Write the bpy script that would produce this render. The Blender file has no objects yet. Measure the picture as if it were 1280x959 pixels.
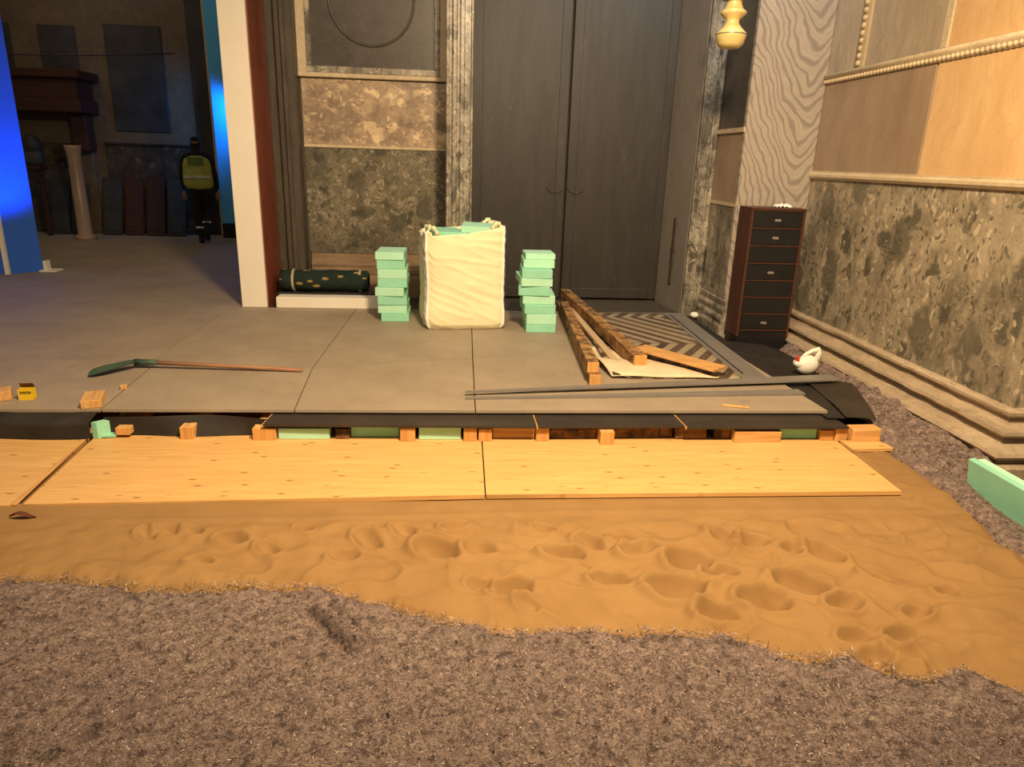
import bpy, bmesh, math, random
from mathutils import Vector, Matrix, noise
random.seed(7)
PI = math.pi
C = bpy.context.scene.collection
sc = bpy.context.scene

# ------------------------------------------------------------------ camera
CAM_F, CAM_YAW, CAM_PITCH, CAM_ROLL, CAM_H = 880.0, .0826, .3075, .032, 1.68
fw = Vector((math.sin(CAM_YAW)*math.cos(CAM_PITCH), math.cos(CAM_YAW)*math.cos(CAM_PITCH), -math.sin(CAM_PITCH)))
rt0 = Vector((math.cos(CAM_YAW), -math.sin(CAM_YAW), 0)); up0 = rt0.cross(fw)
rt = rt0*math.cos(CAM_ROLL) + up0*math.sin(CAM_ROLL); up = -rt0*math.sin(CAM_ROLL) + up0*math.cos(CAM_ROLL)
cd = bpy.data.cameras.new('camera'); cam = bpy.data.objects.new('camera', cd); C.objects.link(cam)
cd.sensor_fit = 'HORIZONTAL'; cd.sensor_width = 36; cd.lens = CAM_F*36/1280; cd.clip_end = 200
M3 = Matrix((rt, up, -fw)).transposed()
cam.matrix_world = Matrix.Translation((0, 0, CAM_H)) @ M3.to_4x4()
sc.camera = cam

# ------------------------------------------------------------------ world, lamps, exposure
sc.view_settings.view_transform = 'Standard'; sc.view_settings.look = 'None'
sc.view_settings.gamma = 1; sc.view_settings.use_curve_mapping = False
sc.view_settings.exposure = 0.0
w = bpy.data.worlds.new('world'); sc.world = w; w.use_nodes = True
w.node_tree.nodes['Background'].inputs[0].default_value = (1.0, .80, .58, 1)
w.node_tree.nodes['Background'].inputs[1].default_value = .085

def aim(o, tgt):
    o.rotation_euler = (Vector(tgt)-o.location).to_track_quat('-Z', 'Y').to_euler()
def area(name, loc, tgt, size, energy, col, spread=PI, sy=None):
    l = bpy.data.lights.new(name, 'AREA'); l.energy = energy; l.color = col; l.size = size; l.spread = spread
    if sy: l.shape = 'RECTANGLE'; l.size_y = sy
    o = bpy.data.objects.new(name, l); o.location = loc; aim(o, tgt); C.objects.link(o); return o
def spot(name, loc, tgt, energy, col, ang, blend, r=.1):
    l = bpy.data.lights.new(name, 'SPOT'); l.energy = energy; l.color = col; l.spot_size = math.radians(ang)
    l.spot_blend = blend; l.shadow_soft_size = r
    o = bpy.data.objects.new(name, l); o.location = loc; aim(o, tgt); C.objects.link(o); return o
WARM = (1.0, .73, .43)
spot('floodlight', (.85, 1.5, 4.2), (.6, 5.0, .3), 1600, WARM, 120, .9, .25)
spot('floodlight_wall', (1.3, 2.4, 3.6), (3.3, 4.2, 2.1), 75, (1, .74, .42), 62, .8, .2)
area('nave_light', (-.6, 1.0, 5.5), (.3, 4.5, 0), 3.0, 150, (1, .78, .52))
area('high_haze_light', (2.2, 5.6, 5.2), (2.0, 7.8, 3.3), 1.2, 40, (.88, .95, 1.0), 2.0)
spot('blue_spot', (-4.85, 8.35, .6), (-5.4, 9.0, 2.0), 200, (.01, .16, 1), 80, .8)
spot('blue_spot_far', (-3.65, 12.75, 2.4), (-4.1, 13.2, 2.2), 75, (0, .30, 1), 110, .8)
area('far_room_light', (-6.5, 11.0, 5.0), (-5.8, 13.6, 2.0), 1.5, 13, (1, .75, .5))

# ------------------------------------------------------------------ geometry helpers
class MB:
    def __init__(s): s.bm = bmesh.new()
    def box(s, x0, x1, y0, y1, z0, z1, bev=0, rz=0, piv=None, M=None, seg=1):
        r = bmesh.ops.create_cube(s.bm, size=1); vs = r['verts']
        for v in vs: v.co = Vector(((x0+x1)/2+v.co.x*(x1-x0), (y0+y1)/2+v.co.y*(y1-y0), (z0+z1)/2+v.co.z*(z1-z0)))
        if bev:
            es = list({e for v in vs for e in v.link_edges})
            rr = bmesh.ops.bevel(s.bm, geom=es, offset=bev, segments=seg, affect='EDGES', profile=.5)
            vs = list({v for f in rr['faces'] for v in f.verts} | {v for v in vs if v.is_valid})
        if rz:
            p = Vector(piv or ((x0+x1)/2, (y0+y1)/2, 0)); R = Matrix.Rotation(rz, 3, 'Z')
            for v in vs: v.co = R @ (v.co-p) + p
        if M:
            for v in vs: v.co = M @ v.co
        return s
    def poly(s, pts, h0, h1):                       # vertical prism over an XY outline
        a = [s.bm.verts.new((x, y, h0)) for x, y in pts]; b = [s.bm.verts.new((x, y, h1)) for x, y in pts]
        n = len(pts); s.bm.faces.new(a[::-1]); s.bm.faces.new(b)
        for i in range(n): s.bm.faces.new((a[i], a[(i+1) % n], b[(i+1) % n], b[i]))
        return s
    def beam(s, p, q, wd, ht, bev=0, roll=0):             # box from p to q (axis centre), width x height
        p = Vector(p); q = Vector(q); d = q-p; L = d.length
        z = Vector((0, 0, 1)); x = d.normalized(); y = z.cross(x).normalized(); z = x.cross(y)
        M = Matrix((x, y, z)).transposed().to_4x4(); M = Matrix.Translation((p+q)/2) @ M @ Matrix.Rotation(roll, 4, 'X')
        return s.box(-L/2, L/2, -wd/2, wd/2, -ht/2, ht/2, bev, M=M)
    def tube(s, pts, rad, n=10, cap=True):
        pts = [Vector(p) for p in pts]; rings = []
        for i, p in enumerate(pts):
            t = (pts[min(i+1, len(pts)-1)]-pts[max(i-1, 0)]).normalized()
            a = t.orthogonal() if not rings else None
            if rings: a = (prev - t*prev.dot(t))
            a.normalize(); b = t.cross(a); prev = a
            r = rad[i] if isinstance(rad, (list, tuple)) else rad
            rings.append([s.bm.verts.new(p+(a*math.cos(k*2*PI/n)+b*math.sin(k*2*PI/n))*r) for k in range(n)])
        for A, B in zip(rings, rings[1:]):
            for k in range(n): s.bm.faces.new((A[k], A[(k+1) % n], B[(k+1) % n], B[k]))
        if cap: s.bm.faces.new(rings[0][::-1]); s.bm.faces.new(rings[-1])
        return s
    def lathe(s, prof, c, n=24):
        rings = [[s.bm.verts.new((c[0]+r*math.cos(k*2*PI/n), c[1]+r*math.sin(k*2*PI/n), c[2]+z)) for k in range(n)] for r, z in prof]
        for A, B in zip(rings, rings[1:]):
            for k in range(n): s.bm.faces.new((A[k], A[(k+1) % n], B[(k+1) % n], B[k]))
        s.bm.faces.new(rings[0][::-1]); s.bm.faces.new(rings[-1]); return s
    def ball(s, c, r, n=12, M=None):
        rr = bmesh.ops.create_uvsphere(s.bm, u_segments=n, v_segments=max(6, n//2+1), radius=1)
        r = r if isinstance(r, (tuple, list)) else (r, r, r)
        for v in rr['verts']:
            v.co = Vector((v.co.x*r[0], v.co.y*r[1], v.co.z*r[2]))
            if M: v.co = M @ v.co
            v.co += Vector(c)
        return s
    def sweep(s, prof, path, side=1):                # prof (d, z) closed outline, swept along an XY path with mitres
        P = [Vector((p[0], p[1])) for p in path]; rings = []
        for i, p in enumerate(P):
            ds = []
            if i > 0: ds.append((P[i]-P[i-1]).normalized())
            if i < len(P)-1: ds.append((P[i+1]-P[i]).normalized())
            ns = [Vector((-d.y, d.x))*side for d in ds]
            m = ns[0] if len(ns) == 1 else (ns[0]+ns[1])/(1+ns[0].dot(ns[1]))
            rings.append([s.bm.verts.new((p.x+m.x*d, p.y+m.y*d, z)) for d, z in prof])
        n = len(prof)
        for A, B in zip(rings, rings[1:]):
            for k in range(n): s.bm.faces.new((A[k], A[(k+1) % n], B[(k+1) % n], B[k]))
        s.bm.faces.new(rings[0][::-1]); s.bm.faces.new(rings[-1]); return s
    def grid(s, f, nu, nv):                          # f(u,v)->co or None
        V = [[None]*(nv+1) for _ in range(nu+1)]
        for i in range(nu+1):
            for j in range(nv+1):
                c = f(i/nu, j/nv)
                if c is not None: V[i][j] = s.bm.verts.new(c)
        for i in range(nu):
            for j in range(nv):
                q = (V[i][j], V[i+1][j], V[i+1][j+1], V[i][j+1])
                if None not in q: s.bm.faces.new(q)
        return s
    def build(s, name, mat, parent=None, smooth=False, loc=None, rot=None, normals=True):
        if normals: bmesh.ops.recalc_face_normals(s.bm, faces=s.bm.faces)
        off = Vector(loc) if loc else (Vector(parent['_w']) if parent and '_w' in parent else Vector((0, 0, 0)))
        if off.length: bmesh.ops.translate(s.bm, verts=s.bm.verts, vec=-off)
        me = bpy.data.meshes.new(name); s.bm.to_mesh(me); s.bm.free()
        for m in (mat if isinstance(mat, (list, tuple)) else [mat]): me.materials.append(m)
        if smooth:
            for p in me.polygons: p.use_smooth = True
        o = bpy.data.objects.new(name, me); C.objects.link(o)
        if parent is not None:
            o.parent = parent
            if loc: o.location = Vector(loc)-Vector(parent['_w']) if '_w' in parent else loc
        elif loc: o.location = loc
        if loc: o['_w'] = list(loc)
        elif parent is not None and '_w' in parent: o['_w'] = parent['_w']
        return o
def tag(o, label, cat, group=None, kind=None):
    if label: o['label'] = label
    if cat: o['category'] = cat
    if group: o['group'] = group
    if kind: o['kind'] = kind
    return o
def thing(name, label, cat, loc, group=None):
    o = bpy.data.objects.new(name, None); C.objects.link(o); o.location = loc; o['_w'] = list(loc)
    o.empty_display_size = .1
    return tag(o, label, cat, group)
def struct(o): o['kind'] = 'structure'; return o
def sm_shade(o, ang=40):
    for p in o.data.polygons: p.use_smooth = True
    try: o.data.set_sharp_from_angle(angle=math.radians(ang))
    except Exception: pass
    return o

# ------------------------------------------------------------------ materials
class NT:
    def __init__(s, name, rough=.6, spec=.4):
        s.m = bpy.data.materials.new(name); s.m.use_nodes = True; s.t = s.m.node_tree; s.n = s.t.nodes
        s.b = s.n['Principled BSDF']; s.b.inputs['Roughness'].default_value = rough
        s.b.inputs['Specular IOR Level'].default_value = spec
        s.tc = s.n.new('ShaderNodeTexCoord')
    def link(s, a, b): s.t.links.new(a, b)
    def put(s, sock, v):
        if isinstance(v, bpy.types.NodeSocket): s.link(v, sock)
        else: sock.default_value = v
    def co(s, scale=(1, 1, 1), rot=(0, 0, 0), rnd=False, warp=0, ws=3):
        mp = s.n.new('ShaderNodeMapping'); mp.inputs['Scale'].default_value = scale; mp.inputs['Rotation'].default_value = rot
        src = s.tc.outputs['Object']
        if rnd:
            oi = s.n.new('ShaderNodeObjectInfo'); a = s.n.new('ShaderNodeVectorMath'); a.operation = 'ADD'
            ml = s.n.new('ShaderNodeVectorMath'); ml.operation = 'SCALE'; cb = s.n.new('ShaderNodeCombineXYZ')
            for k in range(3): s.link(oi.outputs['Random'], cb.inputs[k])
            s.link(cb.outputs[0], ml.inputs[0]); ml.inputs['Scale'].default_value = 13.7
            s.link(src, a.inputs[0]); s.link(ml.outputs[0], a.inputs[1]); src = a.outputs[0]
        if warp:
            nz = s.n.new('ShaderNodeTexNoise'); nz.inputs['Scale'].default_value = ws; s.link(src, nz.inputs['Vector'])
            sb = s.n.new('ShaderNodeVectorMath'); sb.operation = 'SUBTRACT'; s.link(nz.outputs['Color'], sb.inputs[0]); sb.inputs[1].default_value = (.5, .5, .5)
            sl = s.n.new('ShaderNodeVectorMath'); sl.operation = 'SCALE'; s.link(sb.outputs[0], sl.inputs[0]); sl.inputs['Scale'].default_value = warp
            ad = s.n.new('ShaderNodeVectorMath'); s.link(src, ad.inputs[0]); s.link(sl.outputs[0], ad.inputs[1]); src = ad.outputs[0]
        s.link(src, mp.inputs[0]); return mp.outputs[0]
    def noise(s, co, scale, detail=4, rough=.6, dist=0):
        n = s.n.new('ShaderNodeTexNoise'); s.link(co, n.inputs['Vector']); n.inputs['Scale'].default_value = scale
        n.inputs['Detail'].default_value = detail; n.inputs['Roughness'].default_value = rough; n.inputs['Distortion'].default_value = dist
        return n.outputs['Fac']
    def vor(s, co, scale, feat='F1', out='Distance', rand=1):
        n = s.n.new('ShaderNodeTexVoronoi'); n.feature = feat; s.link(co, n.inputs['Vector']); n.inputs['Scale'].default_value = scale
        n.inputs['Randomness'].default_value = rand; return n.outputs[out]
    def wave(s, co, scale, dist, det=2, dsc=1, prof='SIN', dirn='X'):
        n = s.n.new('ShaderNodeTexWave'); n.wave_profile = prof; n.bands_direction = dirn; s.link(co, n.inputs['Vector'])
        n.inputs['Scale'].default_value = scale; n.inputs['Distortion'].default_value = dist; n.inputs['Detail'].default_value = det
        n.inputs['Detail Scale'].default_value = dsc; return n.outputs['Fac']
    def ramp(s, fac, stops, interp='LINEAR'):
        r = s.n.new('ShaderNodeValToRGB'); r.color_ramp.interpolation = interp; e = r.color_ramp.elements
        while len(e) < len(stops): e.new(.5)
        for k, (p, c) in enumerate(stops):
            e[k].position = p
            if not isinstance(c, (tuple, list)): c = (c, c, c)
            e[k].color = (*c, 1)
        s.link(fac, r.inputs[0]); return r.outputs[0]
    def mix(s, fac, a, b, mode='MIX'):
        n = s.n.new('ShaderNodeMix'); n.data_type = 'RGBA'; n.blend_type = mode
        s.put(n.inputs['Factor'], fac)
        for sock, v in ((n.inputs[6], a), (n.inputs[7], b)):
            if isinstance(v, tuple) and len(v) == 3: v = (*v, 1)
            s.put(sock, v)
        return n.outputs[2]
    def math(s, op, a, b=0.0):
        n = s.n.new('ShaderNodeMath'); n.operation = op; s.put(n.inputs[0], a); s.put(n.inputs[1], b); return n.outputs[0]
    def sep(s, co):
        n = s.n.new('ShaderNodeSeparateXYZ'); s.link(co, n.inputs[0]); return n.outputs
    def bump(s, h, dist=.01, strength=1.0):
        b = s.n.new('ShaderNodeBump'); b.inputs['Distance'].default_value = dist; b.inputs['Strength'].default_value = strength
        s.link(h, b.inputs['Height']); s.link(b.outputs[0], s.b.inputs['Normal'])
    def done(s, col):
        if isinstance(col, tuple): s.b.inputs['Base Color'].default_value = (*col, 1)
        else: s.link(col, s.b.inputs['Base Color'])
        return s.m
def plain(name, col, rough=.6, var=.15, scale=12, metal=0, bump=0, rnd=False):
    n = NT(name, rough); co = n.co(rnd=rnd)
    f = n.noise(co, scale, 4)
    c = n.ramp(f, [(.3, tuple(v*(1-var) for v in col)), (.7, tuple(min(1, v*(1+var)) for v in col))])
    n.b.inputs['Metallic'].default_value = metal
    if bump: n.bump(f, bump)
    return n.done(c)
def wood(name, c0, c1, axis='X', rough=.65, dark=None, dirt=0, sc_=1):
    n = NT(name, rough, .3); st = {'X': (1.2, 22, 22), 'Y': (22, 1.2, 22), 'Z': (22, 22, 1.2)}[axis]
    st = tuple(v*sc_ for v in st)
    co = n.co(st, rnd=True); f = n.noise(co, 1.5, 5, .6, .6)
    c = n.ramp(f, [(.3, c0), (.65, c1)])
    if dirt:
        g = n.noise(n.co(rnd=True), 9, 5, .7); c = n.mix(n.ramp(g, [(.45, 0.0), (.6, dirt)]), c, dark or (.05, .035, .02))
    n.bump(f, .003); return n.done(c)
def breccia(name, base, light, dark, scale=5, rot=.3, stretch=(1, 1, 1), rough=.35, big=.5):
    """polished conglomerate marble: pale and dark pebbles of several sizes in a mottled ground"""
    n = NT(name, rough, .5); co = n.co(stretch, (0, rot, 0), warp=.22, ws=7)
    g = n.noise(co, scale*1.3, 8, .72)
    c = n.ramp(g, [(.3, tuple(v*.5 for v in base)), (.5, base), (.72, tuple((a+b)/2 for a, b in zip(base, light)))])
    v1 = n.vor(co, scale, 'F1'); vc = n.vor(co, scale, 'F1', 'Color')
    pick = n.sep(vc)
    m1 = n.math('MULTIPLY', n.ramp(v1, [(.30, 1.0), (.42, 0.0)]), n.ramp(pick[0], [(.66, 0.0), (.70, .85)]))
    c = n.mix(m1, c, dark)
    m2 = n.math('MULTIPLY', n.ramp(v1, [(.36, 1.0), (.5, 0.0)]), n.ramp(pick[1], [(.62 if big < .8 else .45, 0.0), (.68 if big < .8 else .5, big)]))
    c = n.mix(m2, c, light)
    v2 = n.vor(co, scale*4.2, 'F1'); p2 = n.sep(n.vor(co, scale*4.2, 'F1', 'Color'))
    m3 = n.math('MULTIPLY', n.ramp(v2, [(.32, 1.0), (.5, 0.0)]), n.ramp(p2[0], [(.6, 0.0), (.68, .7)]))
    c = n.mix(m3, c, light)
    m4 = n.math('MULTIPLY', n.ramp(v2, [(.32, 1.0), (.5, 0.0)]), n.ramp(p2[1], [(.62, 0.0), (.68, .8)]))
    c = n.mix(m4, c, dark)
    bg = n.noise(n.co(stretch, (0, rot, 0)), 2.1, 5, .62)
    c = n.mix(n.ramp(bg, [(.50, 0.0), (.60, .55)]), c, tuple(v*.8 for v in dark))
    vb = n.vor(co, scale*.42, 'F1'); pb_ = n.sep(n.vor(co, scale*.42, 'F1', 'Color'))
    c = n.mix(n.math('MULTIPLY', n.ramp(vb, [(.26, 1.0), (.36, 0.0)]), n.ramp(pb_[0], [(.5, 0.0), (.56, .7)])), c, dark)
    fs = n.noise(n.co((1, 1, 1), (0, rot, 0), warp=.08, ws=12), scale*11, 4, .7)
    c = n.mix(n.ramp(fs, [(.30, .7), (.42, 0.0)]), c, dark); c = n.mix(n.ramp(fs, [(.60, 0.0), (.72, .7)]), c, light)
    return n.done(c)
def marble(name, a, b, vein, scale=3, rough=.4, vs=.5, stretch=(1, 1, 1), rot=(0, 0, 0)):
    n = NT(name, rough, .4); co = n.co(stretch, rot, warp=.25, ws=2)
    g = n.noise(co, scale, 7, .65); c = n.ramp(g, [(.3, a), (.7, b)])
    v = n.noise(co, scale*1.7, 8, .6, 1.0)
    c = n.mix(n.ramp(v, [(.48, 0.0), (.5, vs), (.53, 0.0)]), c, vein)
    return n.done(c)

# sand
n = NT('sand', .95, .1); co = n.co()
f1 = n.noise(co, 260, 3, .8); f2 = n.noise(co, 4, 5, .6)
c = n.ramp(f2, [(.3, (.285, .165, .064)), (.7, (.345, .205, .082))]); c = n.mix(n.ramp(f1, [(.35, .3), (.6, 0.0)]), c, (.27, .15, .055))
n.bump(f1, .002, .8); M_sand = n.done(c)
# felt
n = NT('recycled_felt', 1, .05); co = n.co(warp=.05, ws=40)
a = n.noise(n.co((1, 1, 1), warp=.03, ws=60), 85, 7, .85, 1.2); b = n.noise(co, 9, 4, .6); pk = n.noise(co, 26, 5, .7)
c = n.ramp(a, [(.40, (.045, .034, .033)), (.46, (.25, .18, .157)), (.55, (.46, .34, .29)), (.66, (.78, .61, .53))])
c = n.mix(n.ramp(b, [(.4, 0.0), (.65, .35)]), c, (.26, .20, .18))
c = n.mix(n.ramp(pk, [(.36, .85), (.49, 0.0)]), c, (.09, .066, .06)); c = n.mix(n.ramp(pk, [(.54, 0.0), (.68, .6)]), c, (.62, .48, .40))
g = n.vor(co, 55, 'F1'); gc = n.sep(n.vor(co, 55, 'F1', 'Color'))
c = n.mix(n.math('MULTIPLY', n.ramp(g, [(.12, 1.0), (.3, 0.0)]), n.ramp(gc[0], [(.86, 0.0), (.9, .9)])), c, (.62, .50, .42))
c = n.mix(n.math('MULTIPLY', n.ramp(g, [(.15, 1.0), (.35, 0.0)]), n.ramp(gc[1], [(.85, 0.0), (.9, .9)])), c, (.02, .016, .02))
n.bump(a, .012, 1); M_felt = n.done(c)
n = NT('felt_fibres', 1, .05); ge = n.n.new('ShaderNodeNewGeometry')
c = n.ramp(ge.outputs['Random Per Island'], [(0, (.03, .024, .025)), (.4, (.13, .098, .09)), (.7, (.27, .20, .175)), (.92, (.42, .32, .28)), (1, (.72, .60, .52))])
M_fib = n.done(c)
# yellow shuttering board: long lamellas along X, knots, nail rows
n = NT('shuttering_board', .5, .3); co = n.co()
xyz = n.sep(n.tc.outputs['Object'])
lam = n.math('FLOOR', n.math('MULTIPLY', xyz[1], 9.1))
wn = n.n.new('ShaderNodeTexWhiteNoise'); wn.noise_dimensions = '1D'; n.link(lam, wn.inputs['W'])
gr = n.noise(n.co((1, 14, 14)), 3, 6, .65, .5)
c = n.ramp(gr, [(.3, (.60, .35, .125)), (.55, (.72, .44, .165)), (.75, (.78, .50, .20))])
c = n.mix(n.math('MULTIPLY', wn.outputs['Value'], .22), c, (.62, .34, .10))
ed = n.math('FRACT', n.math('MULTIPLY', xyz[1], 9.1)); c = n.mix(n.ramp(ed, [(0, .55), (.03, 0.0)]), c, (.34, .18, .07))
kco = n.co((3.0, 9.0, 1))
kn = n.n.new('ShaderNodeTexVoronoi'); kn.voronoi_dimensions = '2D'; kn.inputs['Scale'].default_value = 1.35; n.link(kco, kn.inputs['Vector']); kv = kn.outputs['Distance']; kc = n.sep(kn.outputs['Color'])
c = n.mix(n.math('MULTIPLY', n.ramp(kv, [(.04, .85), (.11, 0.0)]), n.ramp(kc[0], [(.5, 0.0), (.7, 1.0)])), c, (.22, .10, .03))
M_ply = n.done(c)
M_lumber = wood('new_lumber', (.52, .27, .09), (.74, .44, .17), 'Y')
M_end = wood('sawn_end_grain', (.50, .24, .07), (.70, .38, .13), 'Z', .8)
M_lumber_x = wood('new_lumber_long', (.50, .25, .08), (.72, .42, .16), 'X')
M_old = wood('weathered_lumber', (.24, .12, .045), (.50, .28, .11), 'Y', .8, dark=(.04, .026, .016), dirt=.8)
M_oldx = wood('weathered_lumber_long', (.12, .055, .025), (.30, .14, .055), 'X', .85, dark=(.03, .02, .014), dirt=.85)
# black film faced board
n = NT('black_film_board', .42, .4); f = n.noise(n.co(), 300, 2); g = n.noise(n.co(), 3, 4)
c = n.ramp(g, [(.3, (.028, .022, .018)), (.7, (.05, .04, .032))]); n.bump(f, .0006); M_film = n.done(c)
n = NT('black_membrane', .7, .3); g = n.noise(n.co(), 5, 5); f = n.noise(n.co(), 120, 3)
c = n.ramp(g, [(.3, (.018, .015, .013)), (.7, (.036, .030, .026))]); n.bump(f, .001); M_memb = n.done(c)
# grey floor sheets
n = NT('grey_floor_sheet', .62, .35); co = n.co(); g = n.noise(co, 2.2, 6, .65); f = n.noise(co, 220, 2)
c = n.ramp(g, [(.3, (.30, .238, .172)), (.55, (.36, .29, .21)), (.75, (.40, .325, .24))])
s_ = n.noise(n.co((1, 6, 1), (0, 0, .4)), 2.5, 6, .7, 1); c = n.mix(n.ramp(s_, [(.6, 0.0), (.72, .3)]), c, (.36, .34, .31))
d_ = n.noise(co, 7, 6, .75); c = n.mix(n.ramp(d_, [(.58, 0.0), (.75, .35)]), c, (.10, .085, .065))
n.bump(f, .0008); M_grey = n.done(c)
# foam
M_foam = plain('mint_foam', (.46, .82, .60), .8, .07, 6, rnd=True)
M_foam2 = plain('deep_mint_foam', (.31, .69, .50), .8, .07, 6, rnd=True)
n = NT('woven_white_sack', .65, .25); f = n.noise(n.co(warp=.1, ws=4), 4, 6, .6); g = n.noise(n.co(), 400, 1)
c = n.ramp(f, [(.3, (.82, .78, .50)), (.7, (.90, .85, .57))]); n.bump(g, .001); M_sack = n.done(c)
M_cord = plain('sack_piping', (.88, .86, .78), .7)
M_cordd = plain('sack_stitch', (.20, .19, .20), .7)
# marbles
M_brR = breccia('green_breccia_wall', (.34, .285, .20), (.64, .53, .38), (.085, .08, .058), 6.5, stretch=(1, 1, .62), rot=.0, big=.35)
M_brL = breccia('dark_green_breccia', (.17, .145, .098), (.42, .35, .24), (.06, .056, .04), 6.5, rot=.2)
M_brP = breccia('pink_breccia', (.40, .29, .20), (.80, .62, .38), (.22, .16, .11), 4.6, rot=.1, stretch=(1, 1, 1.6), big=.95)
M_brS = breccia('grey_spotted_marble', (.30, .26, .20), (.58, .52, .40), (.07, .065, .05), 9, stretch=(1, 1, .6))
M_skirt = marble('honey_marble_moulding', (.34, .26, .175), (.54, .43, .30), (.17, .12, .08), 7, .45, .5, (1, .4, 2))
M_skirtL = marble('brown_marble_moulding', (.20, .13, .08), (.32, .22, .135), (.12, .08, .05), 5, .4, .5, (.5, 1, 3))
M_orange = marble('orange_onyx_slab', (.62, .385, .18), (.77, .53, .265), (.62, .33, .18), 2.2, .3, .5, (1, 2.2, .7), (.4, 0, 0))
M_brown = marble('pink_brown_slab', (.27, .19, .13), (.38, .275, .19), (.42, .30, .20), 2.2, .35, .4, (1, 1.5, .6))
M_greyP = marble('grey_pink_slab', (.29, .24, .19), (.46, .37, .27), (.55, .45, .34), 2.0, .35, .5, (1, 2.0, .5), (.3, 0, 0))
M_band = marble('cream_marble_band', (.52, .42, .27), (.66, .54, .36), (.34, .25, .16), 5, .4, .5)
M_jamb = marble('grey_marble_jamb', (.20, .175, .15), (.27, .24, .205), (.33, .30, .26), 2.5, .45, .4, (1, 1, .5))
M_porph = marble('dark_porphyry', (.050, .042, .036), (.085, .072, .06), (.15, .13, .11), 5, .35, .3)
M_darkst = marble('dark_marble_frame', (.055, .045, .032), (.10, .082, .058), (.03, .024, .018), 6, .5, .6, (3, 3, .4))
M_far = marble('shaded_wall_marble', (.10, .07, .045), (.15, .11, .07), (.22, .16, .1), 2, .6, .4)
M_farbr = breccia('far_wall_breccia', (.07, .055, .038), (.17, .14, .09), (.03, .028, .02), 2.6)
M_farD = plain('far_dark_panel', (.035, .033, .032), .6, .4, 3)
M_redst = marble('red_marble_side', (.17, .040, .020), (.26, .068, .034), (.08, .02, .012), 3, .35, .5, (1, 1, .6))
M_white = plain('white_painted_board', (.86, .80, .68), .55, .03, 3)
M_blue = plain('blue_fabric_panel', (.03, .13, .62), .8, .05, 3)
M_blue2 = plain('sky_blue_fabric_panel', (.10, .45, .80), .8, .05, 3)
M_darkred = wood('dark_stained_timber', (.035, .014, .010), (.06, .022, .014), 'X', .7)
# wavy veined marble (Proconnesian)
n = NT('wavy_veined_marble', .35, .4); q_ = n.sep(n.co((1, 1, 1), warp=.22, ws=3.2))
ax = n.math('SUBTRACT', q_[0], 3.06); ab = n.math('SQRT', n.math('ADD', n.math('MULTIPLY', ax, ax), .004))
fv = n.math('SUBTRACT', n.math('MULTIPLY', q_[2], .8), n.math('MULTIPLY', ab, 1.7))
cbv = n.n.new('ShaderNodeCombineXYZ'); n.link(fv, cbv.inputs[0]); n.link(q_[0], cbv.inputs[1])
wv = n.noise(cbv.outputs[0], 1, 1); nz_ = n.n.new('ShaderNodeTexWave'); nz_.inputs['Scale'].default_value = 3.1; nz_.inputs['Distortion'].default_value = 5.0; nz_.inputs['Detail'].default_value = 3; nz_.inputs['Detail Scale'].default_value = 1.4
n.link(cbv.outputs[0], nz_.inputs['Vector'])
c = n.ramp(nz_.outputs['Fac'], [(.05, (.26, .22, .185)), (.35, (.34, .295, .245)), (.6, (.43, .37, .30)), (1, (.38, .325, .265))])
fn = n.noise(n.co(), 9, 6, .7); c = n.mix(n.ramp(fn, [(.45, 0.0), (.7, .3)]), c, (.26, .22, .19)); M_wavy = n.done(c)
# door metal / wood
n = NT('bronze_clad_door', .5, .4); co = n.co((5, 5, .8)); f = n.noise(co, 1.5, 7, .7)
c = n.ramp(f, [(.3, (.026, .022, .018)), (.7, (.046, .039, .031))])
s_ = n.noise(n.co((2.5, 2.5, .9)), 2.4, 7, .75); c = n.mix(n.ramp(s_, [(.6, 0.0), (.78, .4)]), c, (.17, .145, .11)); n.bump(f, .003); M_door = n.done(c)
M_redwood = wood('red_brown_wood', (.06, .024, .016), (.095, .038, .024), 'Z', .5)
M_black = plain('black_drawer_front', (.012, .011, .011), .45, .2)
M_metal = plain('brushed_metal', (.45, .42, .38), .4, .1, 30, metal=.7)
M_brass = plain('cream_brass', (.86, .70, .30), .35, .06, 8, metal=.15)
M_tin = plain('white_plastic', (.82, .80, .70), .45, .03)
M_red = plain('red_plastic', (.55, .06, .04), .45, .05)
M_paper = plain('white_paper', (.85, .82, .74), .8, .05, bump=.01)
M_yellow = plain('yellow_card', (.82, .56, .02), .6, .05)
M_ink = plain('dark_print', (.03, .02, .01), .6)
M_gsteel = plain('green_steel', (.045, .085, .055), .5, .3)
M_leaf = plain('dry_leaf', (.12, .03, .015), .8, .3)
M_trim = plain('grey_edge_strip', (.21, .19, .17), .5, .1, 5)
M_under = plain('cream_backing', (.74, .60, .40), .8, .1, 6)
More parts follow.
